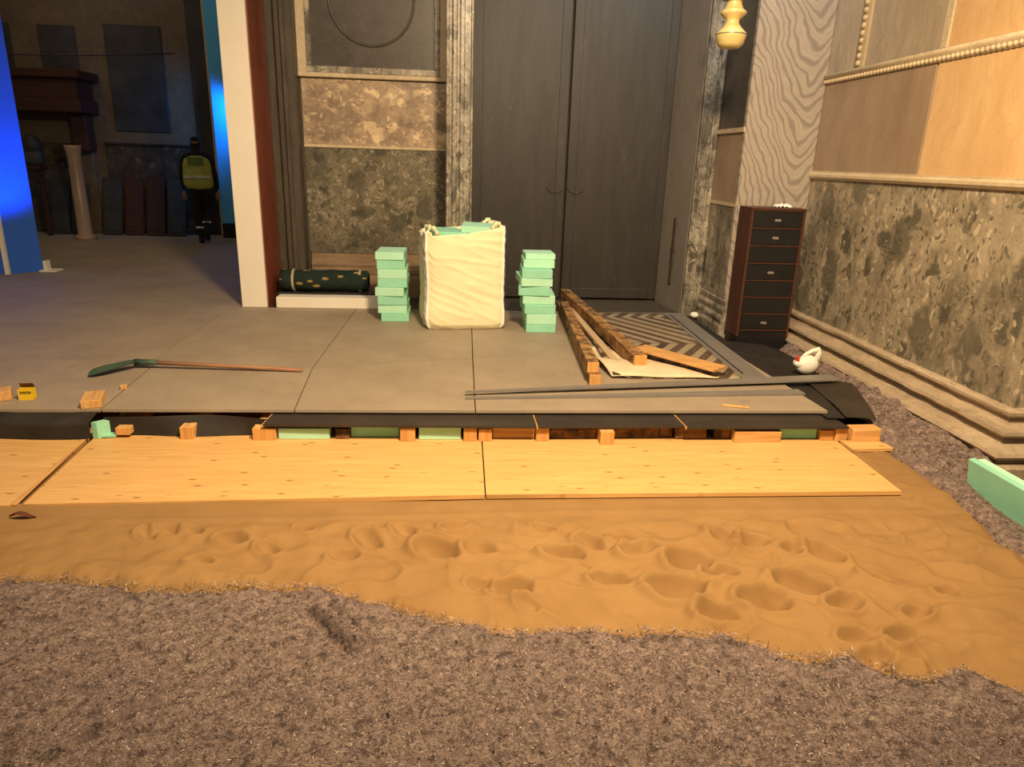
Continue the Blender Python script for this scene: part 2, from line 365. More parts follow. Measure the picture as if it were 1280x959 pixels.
# chevron sheet
n = NT('chevron_sheet', .6, .3); o_ = n.sep(n.tc.outputs['Object'])
pp = n.math('PINGPONG', n.math('ADD', o_[1], 2.25), 1.05); sv = n.math('ADD', o_[0], n.math('MULTIPLY', pp, .65))
fr = n.math('FRACT', n.math('MULTIPLY', sv, 6.2)); fl = n.math('FLOOR', n.math('MULTIPLY', sv, 6.2))
wn = n.n.new('ShaderNodeTexWhiteNoise'); wn.noise_dimensions = '2D'
cb = n.n.new('ShaderNodeCombineXYZ'); n.link(fl, cb.inputs[0]); n.link(n.math('FLOOR', n.math('DIVIDE', n.math('ADD', o_[1], 2.25), 1.05)), cb.inputs[1]); n.link(cb.outputs[0], wn.inputs['Vector'])
dk = n.ramp(wn.outputs['Value'], [(0, (.035, .026, .018)), (.5, (.085, .052, .034)), (1, (.15, .095, .06))])
c = n.mix(n.ramp(fr, [(.47, 0.0), (.5, 1.0)]), (.36, .29, .20), dk)
grn = n.noise(n.co(), 30, 3); c = n.mix(n.ramp(grn, [(.4, 0.0), (.7, .3)]), c, (.30, .23, .14))
c = n.mix(n.ramp(pp, [(.0, .8), (.02, 0.0)]), c, (.10, .07, .05))
M_chev = n.done(c)
# rolled carpet pattern
n = NT('patterned_carpet', .9, .1); v = n.vor(n.co((4, 9, 9)), 1.6); g = n.noise(n.co(), 14, 4)
c = n.ramp(v, [(.22, (.33, .21, .075)), (.27, (.018, .030, .024))]); c = n.mix(n.ramp(g, [(.55, 0.0), (.6, .6)]), c, (.03, .04, .03)); M_carp = n.done(c)

# ================================================================== SETTING
HP = .19
# sub-floor (stone ground below everything)
struct(MB().box(-9, 5, .2, 4.3, -.12, -.06).box(-9, 5, 4.3, 8.2, -.12, -.01).build('floor', M_far))
# raised grey floor of the rooms behind
struct(MB().box(-9, -2.24, 5.19, 16, .06, HP-.001).box(-2.24, -1.9, 7.1, 16, .06, HP-.001)
       .build('floor_raised', M_grey))
struct(MB().box(-1.9, 3.0, 7.17, 8.0, .0, HP-.004).build('floor_threshold', M_darkst))
# right wall --------------------------------------------------------
WX = 3.215
wr = struct(MB().box(WX, 4.6, 3.62, 7.6, -.1, 4.6).build('wall_right', M_jamb))
def rp(name, y0, y1, z0, z1, m, d=.012, bev=.004):
    if y0 == 3.62: y0 = 3.606
    o = MB().box(WX-d, WX+.02, y0, y1, z0, z1, bev).build(name, m, wr); return o
rp('breccia_panel', 3.62, 7.13, .39, 1.60, M_brR)
rp('pale_stone_panel', 3.62, 4.915, 1.665, 2.385, M_orange)
rp('brown_stone_panel', 4.93, 7.13, 1.665, 2.385, M_brown)
rp('upper_stone_panel', 3.62, 4.86, 2.47, 4.6, M_orange)
rp('upper_stone_panel', 4.93, 5.86, 2.47, 4.6, M_greyP)
rp('upper_stone_panel', 6.0, 7.13, 2.47, 4.6, M_greyP)
MB().box(WX-.010, 4.6, 3.610, 3.64, .39, 1.60, .004).build('breccia_panel', M_brR, wr)
MB().box(WX-.010, 4.6, 3.610, 3.64, 1.665, 2.385, .004).build('pale_stone_panel', M_orange, wr)
rp('slab_edge_strip', 4.86, 4.93, 2.47, 4.6, M_band, .02)
MB().sweep([(0, 1.595), (.03, 1.60), (.045, 1.62), (.045, 1.64), (.02, 1.655), (.02, 1.668), (0, 1.67)], [(WX, 7.13), (WX, 3.62), (4.6, 3.62)], -1).build('marble_band', M_band, wr)
m = MB().sweep([(0, 2.385), (.02, 2.39), (.02, 2.42), (.045, 2.435), (.045, 2.465), (0, 2.475)], [(WX, 7.13), (WX, 3.62), (4.6, 3.62)], -1)
y = 3.64
while y < 7.1: m.ball((WX-.024, y, 2.408), (.019, .017, .018), 8); y += .045
m.build('beaded_moulding', M_band, wr, smooth=True)
m = MB().box(WX-.025, WX+.01, 5.86, 6.0, 2.47, 4.6, .004)
z = 2.5
while z < 4.5: m.ball((WX-.03, 5.93, z), (.02, .022, .022), 8); z += .055
m.build('beaded_moulding', M_band, wr, smooth=True)
skp = [(0, -.05), (.20, -.05), (.205, .10), (.19, .115), (.15, .116), (.145, .142), (.185, .154), (.195, .17), (.185, .19), (.15, .20), (.10, .22), (.085, .245), (.12, .262), (.135, .275), (.13, .295), (.08, .30), (.045, .315), (.03, .345), (.05, .362), (.065, .372), (.065, .39), (.045, .402), (0, .405)]
_p = [(WX, 6.42-k*.035) for k in range(81)]+[(4.6, 3.62)]; _m = MB().sweep(skp, _p, -1)
for v in _m.bm.verts:
    c_ = v.co; a_ = noise.noise(Vector((c_.x*9, c_.y*7, c_.z*30)))*.005+noise.noise(Vector((c_.x*3, c_.y*2.2, c_.z*9)))*.006
    v.co += Vector((a_, 0, a_*.6))
struct(sm_shade(_m.build('baseboard_right', M_skirt), 32))
# slab of wavy marble facing the camera
wb = struct(MB().box(2.56, WX+.02, 6.48, 8.2, -.1, 4.6).build('wall_back_right', M_jamb))
MB().box(2.53, WX-.012, 6.44, 6.50, .0, 4.6, .006).build('veined_marble_slab', M_wavy, wb)
# splayed bit between door frame and slab
ws = struct(MB().poly([(2.548, 7.34), (2.548, 6.495), (2.60, 6.495), (2.60, 7.34)], -.1, 4.6).build('wall_splay', M_jamb))
dv = Vector((0, -1)); nn = Vector((-dv.y, dv.x))*-1
def splay(name, z0, z1, m, t=.012, a=0.0, b=.69):
    P = Vector((2.548, 7.14)); pts = [P+dv*a-nn*.03, P+dv*b-nn*.03, P+dv*b+nn*t, P+dv*a+nn*t]
    return MB().poly([tuple(p) for p in pts], z0, z1).build(name, m, ws)
splay('spotted_panel', .48, 1.33, M_brS); splay('brown_stone_panel', 1.36, 1.98, M_brown); splay('dark_stone_panel', 2.02, 4.6, M_porph)
splay('stone_fillet', 1.33, 1.36, M_band, .02); splay('stone_fillet', 1.98, 2.02, M_band, .03)
sk2 = [(0, -.01), (.06, -.01), (.06, .22), (.04, .25), (.055, .28), (.055, .30), (.03, .33), (.04, .36), (.04, .38), (.015, .41), (.025, .44), (.025, .465), (0, .48)]
struct(sm_shade(MB().sweep(sk2, [(2.548, 7.12), (2.548, 6.40)], -1).build('baseboard_splay', M_brS), 25))
# back wall with the door opening
BY = 7.9
wbk = struct(MB().box(-2.0, .14, BY, 8.4, -.1, 4.6).build('wall_back', M_darkst))
def bp(name, x0, x1, z0, z1, m, d=.012, bev=.003): return MB().box(x0, x1, BY-d, BY+.02, z0, z1, bev).build(name, m, wbk)
bp('green_breccia_panel', -1.60, -.1, .65, 1.745, M_brL)
bp('stone_fillet', -1.60, -.1, 1.745, 1.775, M_band, .022)
bp('pink_breccia_panel', -1.60, -.1, 1.775, 2.41, M_brP)
bp('dark_porphyry_panel', -1.50, -.22, 2.52, 4.6, M_porph, .006)
m = MB()
for x0, x1 in ((-1.62, -1.53), (-.19, -.10)): m.box(x0, x1, BY-.04, BY, 2.42, 4.6, .008)
m.box(-1.62, -.10, BY-.05, BY, 2.42, 2.465, .008); m.build('carved_frame', M_band, wbk)
m = MB()
for x0, x1 in ((-1.53, -1.48), (-.245, -.19)): m.box(x0, x1, BY-.028, BY, 2.53, 4.6, .006)
m.box(-1.53, -.19, BY-.028, BY, 2.465, 2.53, .006); m.build('inner_frame', M_brS, wbk)
m = MB(); m.tube([(-.87+.42*math.cos(a*PI/16), BY-.01, 3.15+.42*math.sin(a*PI/16)) for a in range(33)], .013, 8, False); m.build('carved_ring', M_porph, wbk, smooth=True)
sk3 = [(0, .15), (.10, .15), (.10, .40), (.07, .42), (.085, .45), (.085, .48), (.05, .50), (.06, .53), (.055, .57), (.03, .59), (.03, .63), (0, .65)]
struct(sm_shade(MB().sweep(sk3, [(-1.58, BY), (-.12, BY)], -1).build('baseboard_back', M_skirtL), 25))
# dark ribbed jamb left of the panels
m = MB().box(-1.80, -1.62, 7.72, BY, .1, 4.6, .01).box(-1.96, -1.80, 7.80, BY, .1, 4.6, .01).box(-1.745, -1.69, 7.69, 7.75, .1, 4.6, .015)
struct(m.build('trim_ribbed_jamb', M_darkst))
# door frame: two upright mouldings standing proud of the wall
def frame(name, x0, x1, inner, mat, pr):
    m = MB().box(x0, x1, 7.15, BY+.2, .0, 4.6, .006)
    for a, b, d in pr: m.box(a, b, 7.15-d, 7.17, .0, 4.6, min(.012, (b-a)*.3))
    return struct(m.build(name, mat))
fl = frame('trim_door_left', -.115, .135, 1, M_brS, [(-.115, -.085, .02), (-.06, -.01, .035), (.01, .06, .02), (.115, .135, .03)])
frr = frame('trim_door_right', 2.35, 2.535, -1, M_brS, [(2.35, 2.375, .03), (2.40, 2.47, .02), (2.49, 2.535, .035)])
m = MB(); m.poly([(2.345, 7.17), (2.26, 7.84), (2.40, 7.84), (2.40, 7.17)], .1, 4.6)
m.build('grey_marble_reveal', M_jamb, frr)
m = MB().box(2.29, 2.305, 7.44, 7.50, .45, 1.15, .004, rz=.12); m.box(2.287, 2.31, 7.42, 7.50, .80, .86, .004, rz=.12); m.build('reveal_slot', M_darkst, frr)
# door
d1 = struct(MB().box(.12, 2.32, 7.93, 8.0, .1, 4.6).build('door_1', M_door))
MB().box(.135, 1.155, 7.86, 7.935, .20, 4.6, .006).build('door_leaf', M_door, d1)
MB().box(1.17, 2.275, 7.86, 7.935, .20, 4.6, .006).build('door_leaf', M_door, d1)
m = MB()
for x0, x1 in ((.145, .25), (1.05, 1.15), (1.175, 1.275), (2.17, 2.265)): m.box(x0, x1, 7.855, 7.865, .21, 4.6, .004)
for x0, x1 in ((.25, 1.05), (1.275, 2.17)): m.box(x0, x1, 7.845, 7.865, .21, .32, .006)
m.build('door_stile', M_door, d1)
for cx in (1.05, 1.27):
    m = MB().tube([(cx+.09*math.cos(PI+PI*k/10*1.0), 7.835, 1.42-.06*math.sin(PI*k/10)) for k in range(11)], .004, 6); m.build('door_pull', M_darkst, d1, smooth=True)
# far room -----------------------------------------------------------
FY = 13.6
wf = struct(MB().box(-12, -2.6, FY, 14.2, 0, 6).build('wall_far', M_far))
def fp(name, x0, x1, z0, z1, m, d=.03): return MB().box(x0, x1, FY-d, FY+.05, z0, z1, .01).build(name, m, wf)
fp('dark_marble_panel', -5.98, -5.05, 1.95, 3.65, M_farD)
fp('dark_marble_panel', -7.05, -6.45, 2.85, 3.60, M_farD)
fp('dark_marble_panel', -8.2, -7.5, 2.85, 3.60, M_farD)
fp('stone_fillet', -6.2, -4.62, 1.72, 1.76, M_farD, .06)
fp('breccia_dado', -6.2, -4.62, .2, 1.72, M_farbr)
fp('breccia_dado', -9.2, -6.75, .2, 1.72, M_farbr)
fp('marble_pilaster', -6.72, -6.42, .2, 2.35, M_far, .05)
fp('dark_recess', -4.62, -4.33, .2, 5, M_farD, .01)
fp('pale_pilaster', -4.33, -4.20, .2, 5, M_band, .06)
m = MB().box(-9.5, -6.2, FY-.7, FY-.05, 2.2, 2.42, .02).box(-9.5, -6.25, FY-.66, FY-.08, 2.42, 2.72, .01).box(-9.5, -6.15, FY-.74, FY-.02, 2.72, 2.86, .02).box(-6.55, -6.3, FY-.4, FY-.1, 1.6, 2.2, .02)
m.build('wooden_gallery', M_darkred, wf)
t = thing('stone_post', 'pale narrow round post standing in front of the dark far wall', 'post', (-6.22, 12.5, .19))
MB().lathe([(.16, 0), (.16, .06), (.11, .10), (.10, 1.3), (.12, 1.45), (.13, 1.5)], (-6.22, 12.5, .19), 16).build('shaft', M_brown, t, smooth=True)
# dark drapery mass on the gallery shelf
m = MB()
for k in range(9): m.ball((-8.45+k*.17, 12.95, 1.62+.06*math.sin(k*1.7)), (.15, .14, .17), 10)
m.box(-8.5, -6.95, 12.85, 13.05, 1.35, 1.6, .04)
tag(m.build('covered_bundle', M_farD, smooth=True, loc=(-7.5, 12.95, 1.35)), 'dark lumpy covered bundle on a rack by the far wall', 'bundle')
m = MB().box(-8.5, -6.95, 12.8, 13.1, 1.28, 1.35, .01)
for x in (-8.4, -7.05): m.box(x, x+.07, 12.9, 12.98, .19, 1.3, .01)
tag(m.build('rack', M_darkred, loc=(-7.5, 12.95, .19)), 'low dark wooden rack under the lumpy bundle', 'rack')
# leaning boards
bl = [(-6.98, .9, M_farD, 'black board leaning on the far wall, left of the pale post'), (-6.64, .86, M_farD, 'black board leaning left of the pale post, next to its foot'),
      (-6.1, 1.0, M_farD, 'black board leaning on the far wall just right of the pale post'), (-5.73, 1.02, M_darkred, 'reddish wooden board leaning among the black boards'),
      (-5.36, 1.06, M_darkred, 'dark red board leaning second from the right end'), (-5.0, 1.0, M_farD, 'rightmost black board leaning on the far wall')]
for k, (x, h, mm, lb) in enumerate(bl):
    wd = .155
    m = MB().box(x-wd, x+wd, -.02, .02, 0, h, .006, M=Matrix.Translation((0, 13.2, HP+.008)) @ Matrix.Rotation(-.26, 4, 'X'))
    m.box(x-wd+.04, x+wd-.04, -.03, -.018, .06, h-.06, .004, M=Matrix.Translation((0, 13.2, HP+.008)) @ Matrix.Rotation(-.26, 4, 'X'))
    tag(m.build('leaning_board', mm, loc=(x, 13.1, HP)), lb, 'board', 'boards leaning on the far wall')
# wire across the far room
tag(MB().tube([(-8.6+k*.45, 11.5, 3.0-.10*math.sin(k/10*PI)) for k in range(11)], .008, 6).build('cable', M_black), 'thin dark cable strung across the left room', 'cable')

# ---- partition end: white board face with a red marble flank
t = thing('partition', 'tall white end panel of a partition with red-brown side', 'partition', (-2.03, 7.4, HP))
MB().box(-2.15, -1.905, 7.15, 7.19, HP, 4.6, .003).build('end_panel', M_white, t)
o = MB().box(-2.15, -1.895, 7.19, 7.78, HP, 4.6).build('side_panel', M_redst, t); o['label'] = 'red-brown side panel'
# blue lit panels
t = thing('exhibition_screen', 'blue lit exhibition panel at left edge with white corner trim', 'screen', (-5.9, 10, HP))
MB().poly([(-7.6, 8.3), (-5.36, 8.86), (-5.10, 9.12), (-5.75, 9.5), (-7.6, 9.5)], HP, 4.4).build('panel', M_blue, t)
MB().poly([(-5.385, 8.83), (-5.345, 8.83), (-5.345, 8.88), (-5.385, 8.88)], HP, 4.4).build('corner_trim', M_white, t)
MB().box(-5.12, -4.93, 9.05, 9.25, HP, HP+.02, .004).box(-5.09, -5.05, 9.1, 9.2, HP, HP+.13, .004).build('foot', M_white, t)
t = thing('light_curtain', 'narrow bright blue lit panel behind the white partition', 'screen', (-3.6, 13.3, HP))
MB().box(-4.19, -3.0, 13.2, 13.25, HP+.25, 5.2, .01).build('panel', M_blue2, t)
MB().box(-4.19, -3.0, 13.18, 13.27, HP, HP+.25, .01).build('dark_base', M_black, t)

# ================================================================== RAISED FLOOR IN FRONT
def wav(x, y, s, a, sd=0): return noise.noise(Vector((x*s, y*s, sd)))*a
# joists: (x0,x1,y_front,z1, material, label)
JF = 3.955
def joist(name, x0, x1, yf, yb, z0, z1, mats, label, cat='beam', group='timber ends under the platform edge'):
    t = thing(name, label, cat, ((x0+x1)/2, yf, z0), group)
    MB().box(x0, x1, yf+.004, yb, z0, z1, .003).build('shaft', mats[0], t)
    MB().box(x0, x1, yf, yf+.006, z0, z1, .002).build('end_face', mats[1], t)
    return t
NEW = (M_lumber, M_end); OLD = (M_old, M_oldx)
J = [(-1.99, -1.91, 4.0, .07, .115, NEW, 'small sawn timber end at left, beside the green foam strip'),
     (-1.62, -1.545, 3.985, .05, .125, NEW, 'single pale timber end standing alone in the dark gap at left'),
     (-1.20, -1.065, 3.97, .05, .125, NEW, 'wide pale timber end at the left corner of the first black board'),
     (-.72, -.64, 3.99, .05, .115, OLD, 'dark brown timber end between two green foam pieces'),
     (-.335, -.245, JF, .05, .135, NEW, 'square timber end with a knot, right of the second green foam piece'),
     (.045, .125, JF, .05, .135, NEW, 'left one of the twin timber ends right of the third foam piece'),
     (.135, .215, JF, .05, .13, NEW, 'right one of the twin timber ends right of the third foam piece'),
     (.485, .565, JF, .05, .14, NEW, 'timber end under the seam of the first two black boards'),
     (.87, .955, 3.90, .05, .135, NEW, 'timber end that sticks out furthest, mid platform'),
     (1.27, 1.35, 4.02, .05, .12, OLD, 'reddish timber end left of the rough brown block'),
     (1.62, 1.71, 3.99, .05, .13, OLD, 'rough timber end just left of the big orange block'),
     (2.29, 2.375, 3.97, .05, .12, NEW, 'short brown timber end right of the last green foam piece'),
     (2.38, 2.455, 3.955, .05, .14, NEW, 'tall timber end at the right corner of the last black board')]
for x0, x1, yf, z0, z1, mt, lb in J: joist('joist', x0, x1, yf, 7.1 if yf < 4.0 else 6.9, z0, z1, mt, lb)
X_ = [(.22, .48, 4.0, .05, .125, M_lumber_x, 'orange cross timber between two timber ends, mid platform', 'cross_beam'),
      (.575, .865, 3.99, .05, .12, M_oldx, 'rough dark cross timber under the second black board', 'cross_beam'),
      (.965, 1.265, 4.01, .05, .13, M_oldx, 'dark brown cross timber right of the protruding end', 'cross_beam'),
      (1.36, 1.56, 3.99, .05, .125, M_oldx, 'rough brown timber offcut under the third black board', 'cross_beam'),
      (1.72, 2.02, 3.94, .045, .125, M_lumber_x, 'big orange rough timber block near the right end', 'cross_beam'),
      (2.475, 2.66, 3.93, .05, .145, M_lumber_x, 'rightmost timber block at the platform corner by the felt', 'cross_beam')]
for x0, x1, yf, z0, z1, mt, lb, nm in X_:
    m = MB().box(x0, x1, yf, yf+.09, z0, z1, .008, seg=2)
    for v in m.bm.verts: v.co += Vector((0, wav(v.co.x*9, v.co.z*9, 3, .006, x0), wav(v.co.x*7, v.co.y, 3, .006, x0)))
    tag(m.build(nm, mt, loc=((x0+x1)/2, yf, z0)), lb, 'timber', 'cross timbers under the platform edge')
F_ = [(-1.055, -.755, 3.985, .05, .12, 0, 'green foam piece under the left end of the first black board'),
      (-.635, -.345, 4.02, .05, .125, 0, 'green foam piece between brown and knotted timber ends'),
      (-.225, .03, 3.98, .05, .135, 0, 'palest green foam piece, left of the twin timber ends'),
      (2.03, 2.28, 4.0, .05, .12, 0, 'green foam piece near the right end beside the orange block')]
for x0, x1, yf, z0, z1, k, lb in F_:
    m = MB().box(x0, x1, yf, yf+.5, z0, z1, .004)
    tag(m.build('foam_board', M_foam2 if x0 > 2 or -.7 < x0 < -.6 else M_foam, loc=((x0+x1)/2, yf, z0)), lb, 'insulation foam', 'foam between the timbers')
tag(MB().box(-2.09, -1.995, 4.0, 4.05, .052, .070, .004, rz=.05).build('foam_board', M_foam2, loc=(-2.1, 4.05, .052)), 'flat strip of green foam at left under the platform', 'insulation foam', 'foam between the timbers')
tag(MB().poly([(-2.12, 4.0), (-2.085, 3.99), (-2.03, 4.03), (-2.07, 4.05)], .052, .15).build('foam_board', M_foam2, loc=(-2.12, 4.05, .05)), 'upright slice of green foam at the left end of the dark gap', 'insulation foam', 'foam between the timbers')
# hidden packing that carries the boards
tag(MB().box(-2.1, 2.3, 4.55, 7.1, .03, .049).build('underlay_sheet', M_memb, loc=(0, 5, .03)), 'black underlay sheet in the dark gap below the platform', 'underlay')
tag(MB().box(-2.05, -1.15, 4.55, 4.58, .056, .15).build('dust_sheet', M_memb, loc=(-1.6, 4.55, .056)), 'black hanging membrane closing the dark gap at left', 'membrane')
# film faced boards under the grey sheets
def filmboard(pts, z0, z1, lb, edge=True):
    t = thing('film_faced_board', lb, 'plywood board', (pts[0][0], pts[0][1], z0), 'black film faced boards along the platform edge')
    MB().poly(pts, z0+.002, z1).build('panel', M_film, t)
    if edge:
        a = pts[0]; b = pts[3]
        MB().poly([(a[0]-.006, a[1]), (a[0], a[1]), (b[0], b[1]), (b[0]-.006, b[1])], z0, z1-.001).build('raw_edge', M_lumber, t)
filmboard([(-1.13, 3.955), (.478, 3.928), (.468, 4.9), (-1.05, 4.9)], .142, .160, 'long black board at left with a raw wooden edge')
filmboard([(.49, 3.928), (1.395, 3.945), (1.345, 4.9), (.47, 4.9)], .142, .158, 'middle black board with a slanted seam at both ends')
filmboard([(1.405, 3.925), (2.44, 3.93), (2.32, 4.9), (1.355, 4.9)], .142, .160, 'right black board whose corner cuts back at a slant')
tag(MB().grid(lambda u, v: (-3.6+u*1.48, 3.985-.012*math.sin(u*9)+(.17*v if v > .55 else .0)+.0, .055+min(v/.6, 1)*.118+.004*math.sin(u*14)), 30, 10).build('membrane_flap', M_memb, smooth=True, loc=(-2.9, 4, .055)), 'black membrane hanging over the platform edge at far left', 'membrane')
tag(MB().grid(lambda u, v: (-2.07+u*.95, 4.035+.012*math.sin(u*9+v*2)+.05*v*math.sin(u*PI), .052+v*.113), 24, 8).build('membrane_flap', M_memb, smooth=True, loc=(-1.6, 4.1, .07)), 'sagging black membrane in the gap left of the first black board', 'membrane')
# right hand black strip
m = MB()
RS = [(4.05, 2.36, 2.67), (4.45, 2.36, 2.76), (4.9, 2.36, 2.86), (5.6, 2.36, 2.92), (5.95, 2.36, 2.90), (6.05, 2.36, 2.50), (7.12, 2.37, 2.48)]
def strip(u, v):
    k = min(int(u*6), 5); f = u*6-k; y = RS[k][0]*(1-f)+RS[k+1][0]*f; a = RS[k][1]*(1-f)+RS[k+1][1]*f; b = RS[k][2]*(1-f)+RS[k+1][2]*f
    x = a+(b-a)*v; return (x, y, .172-.05*max(0, v-.7)/.3 + wav(x, y, 3, .006))
m.grid(strip, 60, 14); tag(m.build('membrane_sheet', M_memb, smooth=True, loc=(2.6, 5.5, .17)), 'long black membrane strip between grey sheets and the chest', 'membrane')
m = MB(); m.grid(lambda u, v: (2.47+.20*v+.17*u*v*1.0+.10*math.sin(u*PI/2), 4.03+u*.8-.02*v, .186-.05*max(0, v-.6)+.004*math.sin(u*8)), 20, 8)
tag(m.build('membrane_offcut', M_film, smooth=True, loc=(2.6, 4.4, .18)), 'curved black offcut at the right corner of the platform', 'membrane')
m = MB().box(2.47, 2.66, 4.6, 6.0, .06, .12, .01); tag(m.build('support_board', M_old, loc=(2.6, 5.8, .06)), 'timber packing below the black strip at right', 'timber')
# grey sheets (each its own thing); joints as seen
g = 'grey floor sheets of the platform'
SH = [([(-4.4, 4.09), (-2.115, 4.11), (-2.195, 5.185), (-4.4, 5.185)], 'front grey floor sheet at far left under the yellow box'),
      ([(-2.105, 4.115), (-.985, 4.12), (-1.05, 5.0), (-2.185, 5.18)], 'front grey floor sheet below the shovel handle'),
      ([(-.978, 4.12), (.115, 4.12), (.122, 5.33), (-1.043, 5.0)], 'front grey floor sheet in front of the white bag'),
      ([(.122, 4.12), (2.405, 4.14), (2.33, 5.34), (.129, 5.33)], 'front grey floor sheet under the timbers at right'),
      ([(-2.235, 5.19), (-1.05, 5.007), (-1.02, 7.14), (-2.235, 7.14)], 'rear grey floor sheet left of the foam stack'),
      ([(-1.043, 5.007), (.122, 5.337), (.142, 7.16), (-1.013, 7.16)], 'rear grey floor sheet under the white bag'),
      ([(.129, 5.337), (2.33, 5.347), (2.36, 7.16), (.149, 7.16)], 'rear grey floor sheet under the chevron sheet')]
for pts, lb in SH:
    cx = sum(p[0] for p in pts)/4; cy = sum(p[1] for p in pts)/4
    o = MB().poly(pts, .172, HP).build('floor_sheet', M_grey, loc=(pts[0][0], pts[0][1], .172)); tag(o, lb, 'floor sheet', g)

# ================================================================== SHUTTERING BOARDS, SAND, FELT
def plyboard(pts, lb):
    t = thing('shuttering_board', lb, 'wooden board', (*pts[0], .025), 'yellow shuttering boards in front of the platform')
    MB().poly(pts, .027, .05).build('panel', M_ply, t)
plyboard([(-4.6, 3.15), (-2.105, 3.16), (-2.19, 4.5), (-4.6, 4.5)], 'yellow wooden board at far left with a slanted joint')
plyboard([(-2.05, 3.17), (.147, 3.245), (.157, 4.5), (-2.16, 4.5)], 'long yellow wooden board in the left middle')
plyboard([(.155, 3.245), (2.385, 3.26), (2.40, 3.99), (2.40, 4.5), (.165, 4.5)], 'yellow wooden board at right ending in the sand')
tag(MB().beam((-2.09, 3.17, .047), (-2.17, 4.03, .047), .022, .010, .002).build('batten', M_lumber, loc=(-2.1, 3.6, .04)), 'thin batten lying in the joint between yellow boards', 'batten')
tag(MB().poly([(2.41, 3.80), (2.70, 3.82), (2.66, 3.93), (2.41, 3.95)], .044, .062).build('board_offcut', M_ply, loc=(2.41, 3.8, .03)), 'small yellow board offcut below the platform corner at right', 'wooden board')

FB = [(-3.5, 2.50), (-1.8, 2.55), (-1.62, 2.56), (-1.16, 2.48), (-.54, 2.47), (-.27, 2.34), (.09, 2.17), (.39, 2.18), (.68, 2.15), (.98, 2.12), (1.21, 1.97), (1.40, 2.01), (1.51, 1.88), (1.76, 1.90), (1.95, 1.74), (2.4, 1.35), (3.2, 1.0)]
def lerp(T, x):
    if x <= T[0][0]: return T[0][1]
    for (a, b), (c, d) in zip(T, T[1:]):
        if x <= c: return b+(d-b)*(x-a)/(c-a)
    return T[-1][1]
def edge_y(x): return lerp(FB, x)+noise.noise(Vector((x*7, 0, 3)))*.035+noise.noise(Vector((x*19, 0, 5)))*.022+noise.noise(Vector((x*60, 0, 5)))*.014
RB = [(1.0, 2.95), (1.8, 2.62), (2.3, 2.55), (2.73, 2.56), (3.3, 2.69), (3.97, 2.70), (4.3, 2.72)]
def edge_x(y): return lerp(RB, y)+noise.noise(Vector((y*6, 1, 8)))*.02
def unproj(px, py, z):
    d = fw*CAM_F+rt*(px-640)-up*(py-479.5); t = (z-CAM_H)/d.z; return Vector((d.x*t, d.y*t))
PR = [(185, 672, .7), (212, 668, .8), (240, 668, .7), (290, 678, .9), (250, 705, .7), (335, 690, .8), (460, 680, 1), (430, 700, .8), (545, 692, 1.3), (505, 668, .8), (570, 662, .9), (600, 690, .9), (640, 740, 1.1), (600, 735, .7), (705, 697, 1.2), (736, 682, .9), (762, 730, 1.0), (798, 692, 1.1), (780, 678, .8), (862, 705, 1.3), (845, 740, 1.5), (905, 676, 1), (938, 682, 1.1), (955, 755, 1.3), (1000, 735, 1.3), (1030, 696, 1.1), (1055, 760, 1), (895, 772, 1), (1068, 798, .8), (1092, 826, .9), (1130, 798, .9), (1145, 770, .8), (1095, 725, .8), (900, 720, 1), (680, 665, .7), (990, 690, .8), (1180, 745, .8), (1128, 818, .8), (660, 760, .7), (380, 665, .6)]
rg = random.Random(3)
FP = []
for px, py, s in PR:
    p = unproj(px, py, .03); FP.append((p.x, p.y, s, rg.uniform(-.9, .5)))
def sand_z(x, y):
    rough = max(0, min(1, (3.04+.05*noise.noise(Vector((x*2, 0, 0)))-y)/.12))
    if x > 2.15: rough = max(rough, min(1, (x-2.15)/.2)*.35)
    z = .041 + .004*noise.noise(Vector((x*1.2, y*1.2, 0)))
    z += rough*(.022*noise.noise(Vector((x*3.2+y, y*6, 1)))+.014*noise.noise(Vector((x*9, y*13, 2)))+.0025*noise.noise(Vector((x*30, y*34, 4))))
    r1 = 1-abs(noise.noise(Vector((x*4+y*2, y*5.5-x*1.2, 6)))); z += rough*.020*(r1**6)*min(1, max(0, (x+1.6)/1.2))
    z += .006*math.exp(-((y-3.05-.03*math.sin(x*1.3))/.025)**2)
    for fx, fy, s, a in FP:
        dx = x-fx; dy = y-fy
        if abs(dx) > .33 or abs(dy) > .33: continue
        c, sn = math.cos(a), math.sin(a); u = (dx*c+dy*sn)/(.085*s); v = (-dx*sn+dy*c)/(.058*s); d = math.sqrt(u*u+v*v)
        if d < 1.0: z -= .052*s*min(1, (1-d)*1.5)*(1+.55*u)
        z += .015*s*math.exp(-((d-1.15)/.22)**2)*(1-.6*u/max(d, .3))
    return z
m = MB(); NX, NY = 740, 250
def sandf(u, v):
    x = -4.6+u*7.7; y = 1.45+v*2.65
    if y < edge_y(x)-.25 or x > edge_x(y)+.2: return None
    z = sand_z(x, y)
    e = y-edge_y(x); e2 = edge_x(y)-x
    for q in (e, e2):
        if q < .10: z -= .030*(1-max(0, q)/.10)**2 + (max(0, -q))*.5
    if y > 3.16 and x < 2.42: z = min(z, .041 if y < 3.2 else .02)
    return (x, y, z)
m.grid(sandf, NX, NY)
o = m.build('sand_bed', M_sand, smooth=True, loc=(0, 2.8, .0)); tag(o, 'bed of orange sand with footprints between boards and felt', 'sand', kind='stuff')
